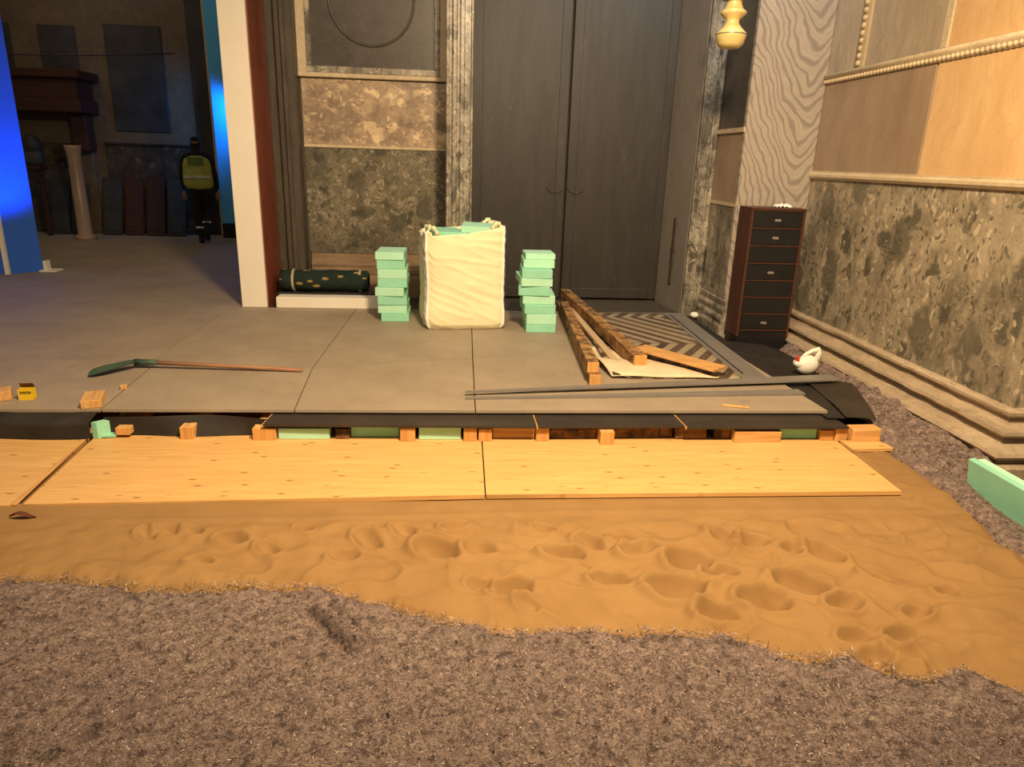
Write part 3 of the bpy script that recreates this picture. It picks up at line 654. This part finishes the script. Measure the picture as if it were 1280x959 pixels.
# front felt
RIDG = [((385, 762), (432, 812), -.022, .010), ((412, 757), (468, 806), -.024, .011), ((400, 765), (450, 815), .020, .016), ((430, 770), (480, 850), .012, .03), ((0, 785), (120, 760), .012, .02), ((20, 770), (190, 745), .012, .018), ((50, 955), (192, 880), -.016, .012), ((60, 945), (192, 870), .012, .03),
        ((832, 830), (815, 950), -.010, .012), ((840, 835), (850, 950), .012, .03), ((480, 900), (600, 888), -.012, .012), ((560, 765), (610, 800), .012, .02), ((250, 755), (300, 790), .008, .02), ((340, 745), (400, 745), .012, .015), ((900, 800), (1040, 850), .008, .02), ((640, 805), (760, 800), .008, .02)]
RG = [(unproj(*a, .035), unproj(*b, .035), h, wd) for a, b, h, wd in RIDG]
def felt_z(x, y):
    z = .038+.018*noise.noise(Vector((x*2.0, y*2.6, 11)))+.012*noise.noise(Vector((x*7, y*9, 12)))+.008*noise.noise(Vector((x*30, y*30, 13)))+.006*noise.noise(Vector((x*62, y*62, 14)))
    p = Vector((x, y))
    for a, b, h, wd in RG:
        d = b-a; t = max(0, min(1, (p-a).dot(d)/d.length_squared)); q = (p-(a+d*t)).length
        if q < wd*3: z += 1.9*h*math.exp(-(q/wd)**2)
    return z
m = MB()
def feltf(u, v):
    x = -4.4+u*7.2; ye = edge_y(x)+.05; y = 1.15+v*(2.62-1.15)
    if y > ye: return None
    z = felt_z(x, y); e = edge_y(x)-y
    if 0 < e < .12: z += .012*math.sin(e/.12*PI)*(.6+noise.noise(Vector((x*5, 2, 2))))
    if e < .03: z -= .02*(1-e/.03)**1.5 if e > 0 else .02+(-e)*.4
    return (x, y, z)
m.grid(feltf, 860, 180)
rg = random.Random(5)
def fibres(m, N, sampler):
    for _ in range(N):
        x, y, z, L = sampler(); a = rg.uniform(0, 2*PI); L *= rg.uniform(.5, 1.4); wd = rg.uniform(.0006, .0013)
        b = a+rg.uniform(-.9, .9); el = rg.uniform(0, .45)
        p0 = Vector((x, y, z)); p1 = p0+Vector((math.cos(a), math.sin(a), el))*L*.5; p2 = p1+Vector((math.cos(b), math.sin(b), -el*.8))*L*.5
        s = Vector((-math.sin(a), math.cos(a), 0))*wd
        vs = [m.bm.verts.new(q) for q in (p0-s, p0+s, p1+s, p1-s, p2)]
        f1 = m.bm.faces.new(vs[:4]); f2 = m.bm.faces.new((vs[3], vs[2], vs[4])); f1.material_index = f2.material_index = 1
def samp_front():
    while True:
        x = rg.uniform(-1.9, 2.2); y = rg.uniform(1.45, 2.6)
        if y < edge_y(x): return x, y, felt_z(x, y)+.0005, .012
def samp_edge():
    x = rg.uniform(-1.9, 2.0); y = edge_y(x)+rg.uniform(-.05, .012); return x, y, max(felt_z(x, y)-.004, sand_z(x, y)), .022
bmesh.ops.recalc_face_normals(m.bm, faces=m.bm.faces)
fibres(m, 26000, samp_front); fibres(m, 2600, samp_edge)
o = m.build('felt_underlay', [M_felt, M_fib], normals=False, loc=(0, 2, 0)); tag(o, 'rumpled grey-brown felt underlay covering the foreground floor', 'felt underlay')
for p in o.data.polygons: p.use_smooth = p.material_index == 0
# right felt: banked up against the moulding
def fr_in(y): return edge_x(y)-.05
def fr_out(y): return lerp([(1.0, 3.6), (2.4, 3.3), (3.3, 3.08), (3.6, 3.03), (7.2, 3.03)], y)
def feltR(u, v):
    y = 1.2+v*4.84; a = fr_in(y) if y < 4.02 else lerp([(4.02, 2.66), (4.9, 2.84), (5.6, 2.88), (6.5, 2.90)], y); b = fr_out(y)
    x = a+(b-a)*u
    hb = lerp([(1.2, .05), (2.6, .03), (3.35, .05), (3.6, .10), (4.5, .14), (6.0, .13), (6.5, .06)], y)
    z = .045+.030*math.sin(min(1, u*2.2)*PI/2)+(hb-.05)*u**1.2
    if y < 3.5:                                  # a roll of felt in front of the upright foam, hollow behind it
        k = min(1, (3.5-y)/.18); zz = .025+.06*math.exp(-((x-a-.10)/.075)**2); z = z*(1-k)+zz*k
    lump = noise.noise(Vector((x*7, y*5, 21)))*.020+(1-abs(noise.noise(Vector((x*9+y*3, y*7, 22)))))**3*.022+.012*noise.noise(Vector((x*22, y*20, 24)))+.006*noise.noise(Vector((x*50, y*50, 23)))
    z += lump*(1.35 if y > 3.4 else .5)-.008
    z -= .06*(max(0, .16-u)/.16)**2
    return Vector((x, y, z))
m = MB(); m.grid(feltR, 46, 520); bmesh.ops.recalc_face_normals(m.bm, faces=m.bm.faces)
def samp_r():
    u = rg.uniform(0.03, 1); v = rg.uniform(.1, 1)**1; p = feltR(u, v); return p.x, p.y, p.z, .022
fibres(m, 12000, samp_r)
o = m.build('felt_underlay', [M_felt, M_fib], normals=False, loc=(2.9, 4, 0)); tag(o, 'crumpled felt strip bunched along the marble base at right', 'felt underlay')
for p in o.data.polygons: p.use_smooth = p.material_index == 0
# green foam panels standing at right
Mx = Matrix.Translation((2.80, 3.32, .012)) @ Matrix.Rotation(.02, 4, 'Z') @ Matrix.Rotation(-.16, 4, 'Y')
tag(MB().box(0, .036, -1.0, 0, 0, .205, .004, M=Mx).build('insulation_board', M_foam2, loc=(2.84, 3.0, .02)), 'front one of two upright green foam panels beside the marble corner', 'insulation foam', 'upright foam panels at right')
Mx2 = Matrix.Translation((2.838, 3.315, .012)) @ Matrix.Rotation(.02, 4, 'Z') @ Matrix.Rotation(-.16, 4, 'Y')
tag(MB().box(0, .05, -1.0, 0, 0, .20, .004, M=Mx2).build('insulation_board', M_foam, loc=(2.88, 3.0, .02)), 'rear paler one of two upright green foam panels by the marble corner', 'insulation foam', 'upright foam panels at right')

# ================================================================== THINGS ON THE PLATFORM
ORD = ['bottom', 'second from bottom', 'third from bottom', 'fourth from bottom', 'fifth from bottom', 'sixth from bottom', 'seventh from bottom', 'eighth from bottom', 'topmost']
def stack(cx, cy, specs, where, group):
    z = HP
    for k, (dx, dy, rz, wd, dp, h) in enumerate(specs):
        o = MB().box(-wd/2, wd/2, -dp/2, dp/2, 0, h, .004).build('foam_block', M_foam if k % 2 or k > 6 else M_foam2)
        o.location = (cx+dx, cy+dp/2+dy, z+.0005); o.rotation_euler = (0, 0, rz); z += h+.001
        nm = 'topmost' if k == len(specs)-1 else ORD[k]
        tag(o, f'mint green foam block, {nm} of the stack {where}', 'insulation foam', group)
stack(-.60, 6.57, [(.015, .0, .02, .26, .42, .075), (-.005, .01, .0, .27, .42, .08), (-.01, .0, .03, .27, .42, .085), (-.02, -.01, -.04, .265, .42, .08), (0, .0, .0, .27, .42, .08), (-.005, .0, .03, .27, .42, .085), (-.015, .01, .02, .26, .42, .085), (-.02, .0, -.01, .26, .42, .07)],
      'left of the white bag', 'foam blocks left of the bag')
stack(.745, 6.20, [(.015, 0, .0, .27, .40, .075), (.012, 0, .02, .27, .40, .095), (-.005, 0, .03, .28, .40, .085), (.0, .02, -.05, .29, .42, .075), (-.04, .01, -.08, .28, .45, .085), (-.045, 0, .04, .28, .45, .07), (-.03, .0, -.03, .27, .42, .078), (-.01, .1, -.02, .28, .36, .07), (.0, .15, .02, .27, .3, .05)],
      'right of the white bag', 'foam blocks right of the bag')
# big bag ------------------------------------------------------------
bag = thing('bulk_bag', 'large white woven bulk bag filled with foam offcuts', 'bag', (.040, 6.64, HP))
Rb = Matrix.Rotation(.10, 3, 'Z'); BW, BD = .365, .36
def bagpt(a, h):                         # a: perimeter 0..4, h 0..1
    k = int(a) % 4; f = a-int(a); c = [(-1, -1), (1, -1), (1, 1), (-1, 1), (-1, -1)]
    x = c[k][0]*(1-f)+c[k+1][0]*f; y = c[k][1]*(1-f)+c[k+1][1]*f
    r = max(abs(x), abs(y)); rr = (abs(x)**7+abs(y)**7)**(1/7); x /= rr; y /= rr
    bul = 1+.06*math.sin(h*PI)*(1-abs(2*f-1))+.05*math.exp(-((h-.12)/.15)**2)-.07*max(0, .05-h)/.05
    X, Y = x*BW*bul, y*BD*bul
    P = Vector((X, Y, 0))
    q_ = h*.9+(X-Y)*.38
    wr_ = .012*noise.noise(Vector((X*4, Y*4, h*3)))+.003*noise.noise(Vector((X*3, Y*3, q_*24)))+.007*(1-abs(noise.noise(Vector((X*2.2, Y*2.2, q_*10)))))**7
    P += P.normalized()*wr_
    top = .86+.05*x+.02*abs(x*y)
    if x < -.8 and y < -.5: top += .035
    P.z = h*top; P.x += .03*(h-.5)*(-1)*(1 if x < 0 else -.2)*.6
    return P
def W(p): q = Rb @ p; return q+Vector((.040, 6.64, HP+.002))
m = MB(); NA, NH = 160, 80
V = [[m.bm.verts.new(W(bagpt(4*i/NA, j/NH))) for j in range(NH+1)] for i in range(NA)]
for i in range(NA):
    for j in range(NH): m.bm.faces.new((V[i][j], V[(i+1) % NA][j], V[(i+1) % NA][j+1], V[i][j+1]))
m.bm.faces.new([V[i][0] for i in range(NA)][::-1])
# inner lip
I = []
for i in range(NA):
    p = bagpt(4*i/NA, 1.0); q = bagpt(4*i/NA, .86); I.append((m.bm.verts.new(W(Vector((p.x*.95, p.y*.95, p.z-.01)))), m.bm.verts.new(W(Vector((q.x*.93, q.y*.93, q.z))))))
for i in range(NA):
    j = (i+1) % NA; m.bm.faces.new((V[i][NH], V[j][NH], I[j][0], I[i][0])); m.bm.faces.new((I[i][0], I[j][0], I[j][1], I[i][1]))
m.build('bag_body', M_sack, bag, smooth=True)
for ci in (0, 1, 2, 3):
    for off, mt, nm, r in ((0, M_cord, 'corner_seam', .013), (-.10 if ci == 0 else .06, M_cordd, 'stitching', .0045)):
        pts = []
        for j in range(0, 41):
            p = bagpt((ci+off) % 4, j/40); n_ = Vector((p.x, p.y, 0)).normalized(); pts.append(W(p+n_*.006+Vector((0, 0, .001))))
        MB().tube(pts, r, 7).build(nm, mt, bag, smooth=True)
for ci, dz in ((0, .03), (1, .02), (2, .0), (3, .02)):
    p = bagpt(ci, 1.0); q = p*0.86; q.z = p.z
    pts = [W(Vector((p.x*(1-.3*t), p.y*(1-.1*t)+.03*math.sin(t*PI*2), p.z-.03+math.sin(t*PI)*(.04+dz)))) for t in [k/12 for k in range(13)]]
    MB().tube(pts, [.016+.007*math.sin(k*1.9) for k in range(13)], 8).build('lifting_loop', M_sack, bag, smooth=True)
for k, (x, y, z, rz, lb) in enumerate([(-.15, .0, .97, .25, 'darker green foam slab in the bag opening, left'), (.15, .08, 1.015, -.05, 'green foam slab in the bag opening, right'), (0, -.02, .93, .1, 'lower green foam slab deep in the bag opening')]):
    o = MB().box(-.15, .15, -.2, .2, 0, .06, .004).build('foam_slab', M_foam2 if k != 1 else M_foam); o.location = (.040+x, 6.64+y, z+.02); o.rotation_euler = (.02, .03, rz)
    tag(o, lb, 'insulation foam', 'foam slabs inside the bag')
# rolled carpet and white box left
tag(MB().box(-1.81, -.74, 7.13, 7.30, HP, .30, .006).build('white_panel_stack', M_white, loc=(-1.3, 7.2, HP)), 'long low white board on the floor in front of the rolled carpet', 'board')
t = thing('rolled_carpet', 'dark green patterned carpet roll lying behind the long white board', 'carpet roll', (-1.4, 7.45, HP))
m = MB().tube([(-1.83+.9*k/12, 7.46+.01*math.sin(k), .42) for k in range(13)], [.11+.004*math.sin(k*2) for k in range(13)], 20); m.build('outer_layer', M_carp, t, smooth=True)
m = MB()
for k in range(60):
    pass
for r in (.095, .07, .045): m.tube([(-.935+.008*math.cos(0), 7.46, .42), (-.925, 7.46, .42)], r, 20)
m.build('rolled_end', M_farD, t)
M_tie = plain('pale_tie', (.45, .36, .22), .7)
for x in (-1.70, -1.02): MB().tube([(x, 7.46, .42), (x+.022, 7.46, .42)], .117, 20).build('tie_band', M_tie, t)
tag(MB().box(-1.86, -.9, 7.36, 7.60, HP, .30, .01).build('dark_crate', M_farD, loc=(-1.4, 7.45, HP)), 'dark low crate carrying the rolled carpet', 'crate')
# shovel ---------------------------------------------------------------
t = thing('shovel', 'shovel with green steel blade and long wooden handle lying on grey sheets', 'shovel', (-1.9, 4.93, HP))
MB().tube([(-2.13, 4.965, .235), (-1.6, 4.935, .222), (-1.1, 4.905, .206)], [.016, .015, .014], 12).build('handle', wood('ash_handle', (.30, .15, .085), (.42, .225, .125), 'X'), t, smooth=True)
MB().tube([(-2.27, 4.975, .232), (-2.11, 4.965, .237)], [.026, .019], 12).build('socket', M_gsteel, t, smooth=True)
def blade(u, v):
    w_ = .062*math.sin(min(1, .35+u*.8)*PI/2)*(1 if u < .7 else math.sqrt(max(0.02, 1-((u-.7)/.3)**2)))
    a = Vector((-2.25, 4.97)); b = Vector((-2.48, 4.74)); c_ = a+(b-a)*u; nrm = Vector((-(b-a).y, (b-a).x)).normalized()
    s = (v-.5)*2; p = c_+nrm*s*w_
    return (p.x, p.y, .236-.036*u+.022*(s*s)*w_/.06)
m = MB().grid(blade, 16, 10); bl_ = m.build('blade', M_gsteel, t, smooth=True); sol = bl_.modifiers.new('s', 'SOLIDIFY'); sol.thickness = .003
# yellow box, blocks, bits
t = thing('yellow_box', 'small open yellow cardboard box with dark printed front', 'box', (-2.66, 4.30, HP))
Ty = Matrix.Translation((-2.625, 4.30, HP)) @ Matrix.Rotation(.12, 4, 'Z') @ Matrix.Scale(.78, 4)
m = MB().box(-.052, .052, -.03, .03, 0, .002, M=Ty)
for b in ((-.052, .052, -.032, -.029, 0, .085), (-.052, .052, .029, .032, 0, .085), (-.052, -.049, -.03, .03, 0, .085), (.049, .052, -.03, .03, 0, .085)): m.box(*b, M=Ty)
m.build('carton', M_yellow, t)
MB().box(-.05, .05, 0, .003, 0, .05, M=Ty @ Matrix.Translation((0, .033, .085)) @ Matrix.Rotation(.6, 4, 'X')).build('lid_flap', M_oldx, t)
m = MB()
for k, x in enumerate((-.036, -.022, -.008, .006, .020, .032)): m.box(x, x+(.010 if k % 2 else .008), -.0335, -.031, .058-.001*(k % 3), .070, M=Ty)
m.box(-.042, .042, -.0332, -.031, .050, .053, M=Ty)
m.build('print', M_ink, t)
def block(x, y, a, b, h, rz, lb, mat=M_lumber):
    o = MB().box(-a/2, a/2, -b/2, b/2, 0, h, .003).build('wood_offcut', mat); o.location = (x, y, HP+.0005); o.rotation_euler = (0, 0, rz)
    tag(o, lb, 'wood offcut', 'wood offcuts on the grey sheets')
block(-2.80, 4.28, .17, .11, .06, .5, 'wooden offcut at the left picture edge beside the yellow box')
block(-2.20, 4.22, .11, .20, .05, .32, 'thick sawn wood offcut near the platform edge, left')
block(-2.145, 4.50, .04, .03, .028, .3, 'tiny wood chip above the thick offcut')
block(1.81, 4.20, .17, .025, .012, -.28, 'thin orange wood splinter near the right platform edge', M_lumber)
# dry leaf on the sand
p = unproj(28, 648, .05)
m = MB().grid(lambda u, v: (p.x+(u-.5)*.11, p.y+(v-.5)*.035*math.sin(max(.05, u)*PI)+.01*u, .055+.02*abs(v-.5)+.012*math.sin(u*5)), 12, 6)
tag(m.build('dry_leaf', M_leaf, loc=(p.x, p.y, .05)), 'small dark red-brown leaf or scrap on the sand at left', 'leaf')
# timbers and chevron sheet -------------------------------------------
t = thing('chevron_sheet', 'chevron patterned sheet with grey border lying under the timbers', 'floor covering', (1.7, 6, HP))
def quad(u, v):     # u across (left->right), v front->back
    a = Vector((1.13, 4.80)).lerp(Vector((2.30, 4.82)), u); b = Vector((1.20, 7.12)).lerp(Vector((2.36, 7.10)), u)
    return a.lerp(b, v)
def chev(u, v):
    p = quad(u*.83, v); lift = .035*math.exp(-(u/.10)**2)*(1 if v > .02 else 1); return (p.x, p.y, HP+.006+lift)
m = MB().grid(chev, 24, 30); o = m.build('patterned_field', M_chev, t, smooth=True); sd = o.modifiers.new('s', 'SOLIDIFY'); sd.thickness = .004
m = MB().grid(lambda u, v: (*quad(.83+.17*u, v), HP+.0065), 4, 20); o = m.build('grey_border', M_trim, t); sd = o.modifiers.new('s', 'SOLIDIFY'); sd.thickness = .005
m = MB().grid(lambda u, v: (*quad(.865+.012*u, v*.93+.05), HP+.0075), 2, 10); m.build('dark_border_line', M_black, t)
# folded over front-left corner, pale underside up
def fold(u, v):
    a = Vector((1.12, 4.80)); b = Vector((1.92, 4.80)); c_ = Vector((1.07, 5.75)); d_ = Vector((1.30, 5.55))
    p = a.lerp(b, u).lerp(c_.lerp(d_, u), v); cr = math.sin(min(1, v*1.6+.06)*PI)*(1-u)**.5
    return (p.x-.03*(1-u)*math.sin(v*PI), p.y, HP+.016+.045*cr+.006*math.sin(u*9+v*4)*(1-u))
m = MB().grid(fold, 30, 14); o = m.build('folded_corner', M_under, t, smooth=True); o['label'] = 'cream underside of the folded corner'
sd = o.modifiers.new('s', 'SOLIDIFY'); sd.thickness = .006
def lumber(p, q, wd, ht, lb, mats, name='timber', endm=None):
    t = thing(name, lb, 'timber', p, 'loose timbers beside the chevron sheet'); p = Vector(p); q = Vector(q); d = (q-p).normalized()
    MB().beam(p+d*.006, q, wd, ht, .004).build('shaft', mats, t); MB().beam(p, p+d*.008, wd, ht, .002).build('end_face', endm or M_end, t)
lumber((.965, 4.62, HP+.04), (1.10, 7.3, HP+.04), .085, .078, 'lower rough timber left of the chevron sheet', M_old)
lumber((.955, 4.68, HP+.12), (1.07, 6.9, HP+.12), .082, .075, 'upper rough timber lying on the lower one, left of the sheet', M_old)
lumber((1.375, 5.0, .265), (1.18, 7.6, .30), .10, .10, 'long rough timber lying diagonally across the chevron sheet', M_old)
MM = wood('pale_plank', (.50, .36, .20), (.62, .46, .27), 'Y')
lumber((1.22, 5.0, .225), (1.155, 7.0, .245), .06, .03, 'thin grey plank between the two rough timbers', MM, 'plank')
lumber((1.93, 4.83, .262), (1.47, 5.42, .268), .17, .022, 'short wide orange plank at the front of the chevron sheet', M_lumber_x, 'plank')
# trims
def trim(a, b, wa, wb_, z, lb):
    a = Vector(a); b = Vector(b); d = (b-a).normalized(); nr = Vector((-d.y, d.x))
    m = MB().poly([tuple(a-nr*wa/2), tuple(b-nr*wb_/2), tuple(b+nr*wb_/2), tuple(a+nr*wa/2)], z, z+.012)
    tag(m.build('edge_strip', M_trim, loc=(a.x, a.y, z)), lb, 'trim', 'long grey edge strips')
trim((.06, 4.40), (2.80, 4.79), .02, .13, HP+.022, 'longer grey edge strip reaching over the black membrane')
trim((.06, 4.33), (2.40, 4.50), .02, .10, HP+.002, 'shorter grey edge strip along the platform front')
# jug with red cap
t = thing('jug', 'white plastic jug with handle and red cap on black membrane', 'jug', (2.66, 4.98, .18))
Tj = Matrix.Translation((2.66, 4.98, .18))
m = MB(); m.ball((2.675, 5.0, .255), (.088, .06, .076), 20); m.tube([(2.66, 5.0, .25), (2.60, 4.99, .268), (2.565, 4.98, .28)], [.055, .032, .02], 14)
m.build('body', M_tin, t, smooth=True)
MB().tube([(2.615, 5.0, .295), (2.65, 5.0, .335), (2.70, 5.0, .365), (2.745, 5.0, .378), (2.755, 5.0, .35), (2.75, 5.0, .29)], [.014, .014, .015, .02, .02, .03], 12).build('handle', M_tin, t, smooth=True)
MB().tube([(2.585, 4.98, .28), (2.578, 4.975, .325)], [.017, .014], 14).build('cap', M_red, t)
# small white cup near the door frame
m = MB().lathe([(.03, 0), (.045, .01), (.05, .035), (.03, .05), (.01, .055)], (2.465, 7.04, .175), 14)
tag(m.build('crumpled_cup', M_paper, smooth=True, loc=(2.465, 7.04, .17)), 'small white crumpled cup on the membrane near the door frame', 'cup')
# chest of drawers ------------------------------------------------------
X0, X1, Y0, Y1, ZT = 2.545, 3.035, 6.10, 6.385, 1.335
ch = thing('card_index_chest', 'tall narrow red-brown chest of black drawers against the veined slab', 'chest of drawers', ((X0+X1)/2, Y0, 0))
hh = .1525; zb = .262
MB().box(X0, X0+.022, Y0, Y1, .20, ZT, .003).build('side_panel', M_redwood, ch)
MB().box(X1-.022, X1, Y0, Y1, .20, ZT, .003).build('side_panel', M_redwood, ch)
MB().box(X0, X1, Y0-.005, Y1, ZT, ZT+.015, .003).build('top', M_redwood, ch)
m = MB().box(X0+.022, X1-.022, Y1-.02, Y1, .20, ZT)
for k in range(8): m.box(X0+.022, X1-.022, Y0+.002, Y1-.02, zb+k*hh-.005, zb+k*hh+.005)
m.build('frame_rail', M_redwood, ch)
for k in range(7):
    z0 = zb+k*hh+.007; d = MB().box(X0+.025, X1-.025, Y0+.008, Y1-.05, z0, z0+hh-.014, .003).build('drawer', M_black, ch)
    top_i = 6-k
    if top_i in (0, 1, 3, 6):
        cx = (X0+X1)/2; MB().box(cx-.028, cx+.028, Y0+.001, Y0+.009, z0+.052, z0+.074, .006).build('label_holder', M_metal, d)
MB().box(X0+.006, X1-.006, Y0+.012, Y1-.01, -.01, .20, .003).box(X0+.03, X1-.03, Y0+.015, Y1-.05, .19, zb-.008, .003).build('dark_base', M_black, ch)  # added black base: the shadow under the drawers put into its colour
m = MB(); m.grid(lambda u, v: (2.80+u*.15, 6.19+v*.1, ZT+.022+.025*abs(noise.noise(Vector((u*4, v*4, 9))))+.02*math.sin(u*PI)*math.sin(v*PI)), 12, 8)
o = m.build('paper_wad', M_paper, smooth=True, loc=(2.87, 6.24, ZT+.015)); tag(o, 'crumpled white paper on top of the chest of drawers', 'paper'); sd = o.modifiers.new('s', 'SOLIDIFY'); sd.thickness = .01
# hanging lamp pendant ---------------------------------------------------
lx, ly = 2.145, 6.0
t = thing('pendant', 'cream and brass turned pendant hanging from above by the door', 'hanging lamp', (lx, ly, 2.58))
pr = [(.02, 0), (.075, .005), (.10, .03), (.115, .08), (.118, .10), (.115, .112), (.10, .125), (.075, .15), (.055, .175), (.05, .20), (.06, .215), (.085, .235), (.10, .25), (.10, .262), (.075, .28), (.06, .31), (.055, .335), (.062, .345), (.03, .35)]
MB().lathe(pr, (lx, ly, 2.575), 28).build('turned_drop', M_brass, t, smooth=True)
MB().lathe([(.119, 0), (.123, .004), (.119, .008)], (lx, ly, 2.672), 28).build('ring', M_metal, t, smooth=True)
m = MB().lathe([(.10, 0), (.13, .05), (.12, .09), (.04, .12), (.03, .14)], (lx, ly, 2.925), 20); m.tube([(lx, ly, 3.0), (lx, ly, 4.6)], .012, 8)
m.build('hanger', M_metal, t, smooth=True)

# ================================================================== PERSON (far left, walking away in a hi-vis vest)
def skin(name, verts, edges, rad, mat, parent, lv=2, root=0):
    me = bpy.data.meshes.new(name); me.from_pydata(verts, edges, []); o = bpy.data.objects.new(name, me); C.objects.link(o)
    me.materials.append(mat); o.modifiers.new('skin', 'SKIN').use_smooth_shade = True
    for k, r in enumerate(rad):
        sv = me.skin_vertices[0].data[k]; sv.radius = r if isinstance(r, tuple) else (r, r); sv.use_root = (k == root)
    ss = o.modifiers.new('sub', 'SUBSURF'); ss.levels = lv; ss.render_levels = lv
    if parent: o.parent = parent
    return o
pb = (-4.22, 12.3, HP)
per = thing('person', 'person walking in a dark outfit and yellow hi-vis vest, seen from behind', 'person', pb)
M_skinc = plain('skin', (.30, .17, .11), .6); M_dark = plain('dark_trousers', (.012, .012, .014), .9); M_vest = plain('hi_vis_vest', (.42, .44, .10), .7, .15); M_boot = plain('boots', (.01, .01, .01), .6)
V_ = [(0, 0, .93), (.0, 0, 1.15), (.0, 0, 1.38), (0, 0, 1.47), (0, 0, 1.56), (0, -.01, 1.66),
      (-.08, 0, .90), (-.07, .04, .50), (-.04, .02, .10), (-.04, .14, .05),
      (.08, 0, .90), (.08, .10, .50), (.07, -.20, .30), (.07, -.22, .20),
      (-.19, 0, 1.38), (-.25, .03, 1.10), (-.24, .12, .86), (.19, 0, 1.38), (.26, -.02, 1.10), (.27, .05, .86)]
E_ = [(0, 1), (1, 2), (2, 3), (3, 4), (4, 5), (0, 6), (6, 7), (7, 8), (8, 9), (0, 10), (10, 11), (11, 12), (12, 13), (2, 14), (14, 15), (15, 16), (2, 17), (17, 18), (18, 19)]
R_ = [(.15, .11), (.14, .10), (.16, .10), .055, .085, (.075, .09), .105, .085, .05, .04, .105, .085, .05, .035, .06, .045, .032, .06, .045, .032]
body = skin('body', V_, E_, R_, M_dark, per)
skin('vest', [(0, 0, .84), (0, 0, 1.05), (0, 0, 1.28), (0, 0, 1.44)], [(0, 1), (1, 2), (2, 3)], [(.27, .17), (.25, .16), (.25, .16), (.19, .12)], M_vest, per)
skin('head', [(0, 0, 1.50), (0, -.01, 1.60), (0, -.005, 1.68)], [(0, 1), (1, 2)], [.05, (.075, .09), (.07, .085)], M_skinc, per)
skin('hair', [(0, -.03, 1.58), (0, -.01, 1.70)], [(0, 1)], [(.08, .095), (.078, .09)], M_dark, per)
for sx in (-.24, .27):
    hv = [(0, 0, 0), (0, .01, -.06)]; he = [(0, 1)]; hr = [.028, .034]
    for k in range(4):
        x = (-.024+.016*k); hv += [(x, .012, -.10), (x*1.05, .022, -.14-.006*(k in (1, 2)))]; n0 = len(hv)-2; he += [(1, n0), (n0, n0+1)]; hr += [.010, .008]
    hv += [(-.035, .03, -.06), (-.042, .045, -.095)]; n0 = len(hv)-2; he += [(1, n0), (n0, n0+1)]; hr += [.012, .009]
    hd = skin('hand', hv, he, hr, M_skinc, per, 1); hd.location = (sx, .12 if sx < 0 else .05, .84)
for x, y, z_, sc_ in ((-.04, .06, .05, 0), (.07, -.24, .17, 1.1)):
    o = MB().ball((x, y, z_), (.05, .13, .05), 12, M=Matrix.Rotation(-sc_, 3, 'X')).build('shoe', M_boot); o.parent = per; for_ = o.data.polygons
MB().box(-.13, .11, -.175, -.155, 1.26, 1.38, .004).build('vest_patch', plain('vest_panel', (.12, .2, .05), .7)).parent = per
for z in (1.05,):
    m = MB().lathe([(.001, 0), (.001, .001)], (0, 0, z), 6); m.bm.clear()
    m.box(-.20, .20, -.178, -.155, z, z+.045, .004); m.build('reflective_band', plain('reflective_tape', (.55, .55, .45), .4)).parent = per
for x, y, z in ((-.05, .03, .25), (.072, -.12, .345)):
    MB().tube([(x, y, z), (x, y, z+.03)], .068, 12).build('reflective_cuff', plain('cuff_tape', (.75, .75, .72), .4)).parent = per
per.rotation_euler = (0, 0, .25)

for o in list(bpy.data.objects):
    if '_w' in o: del o['_w']
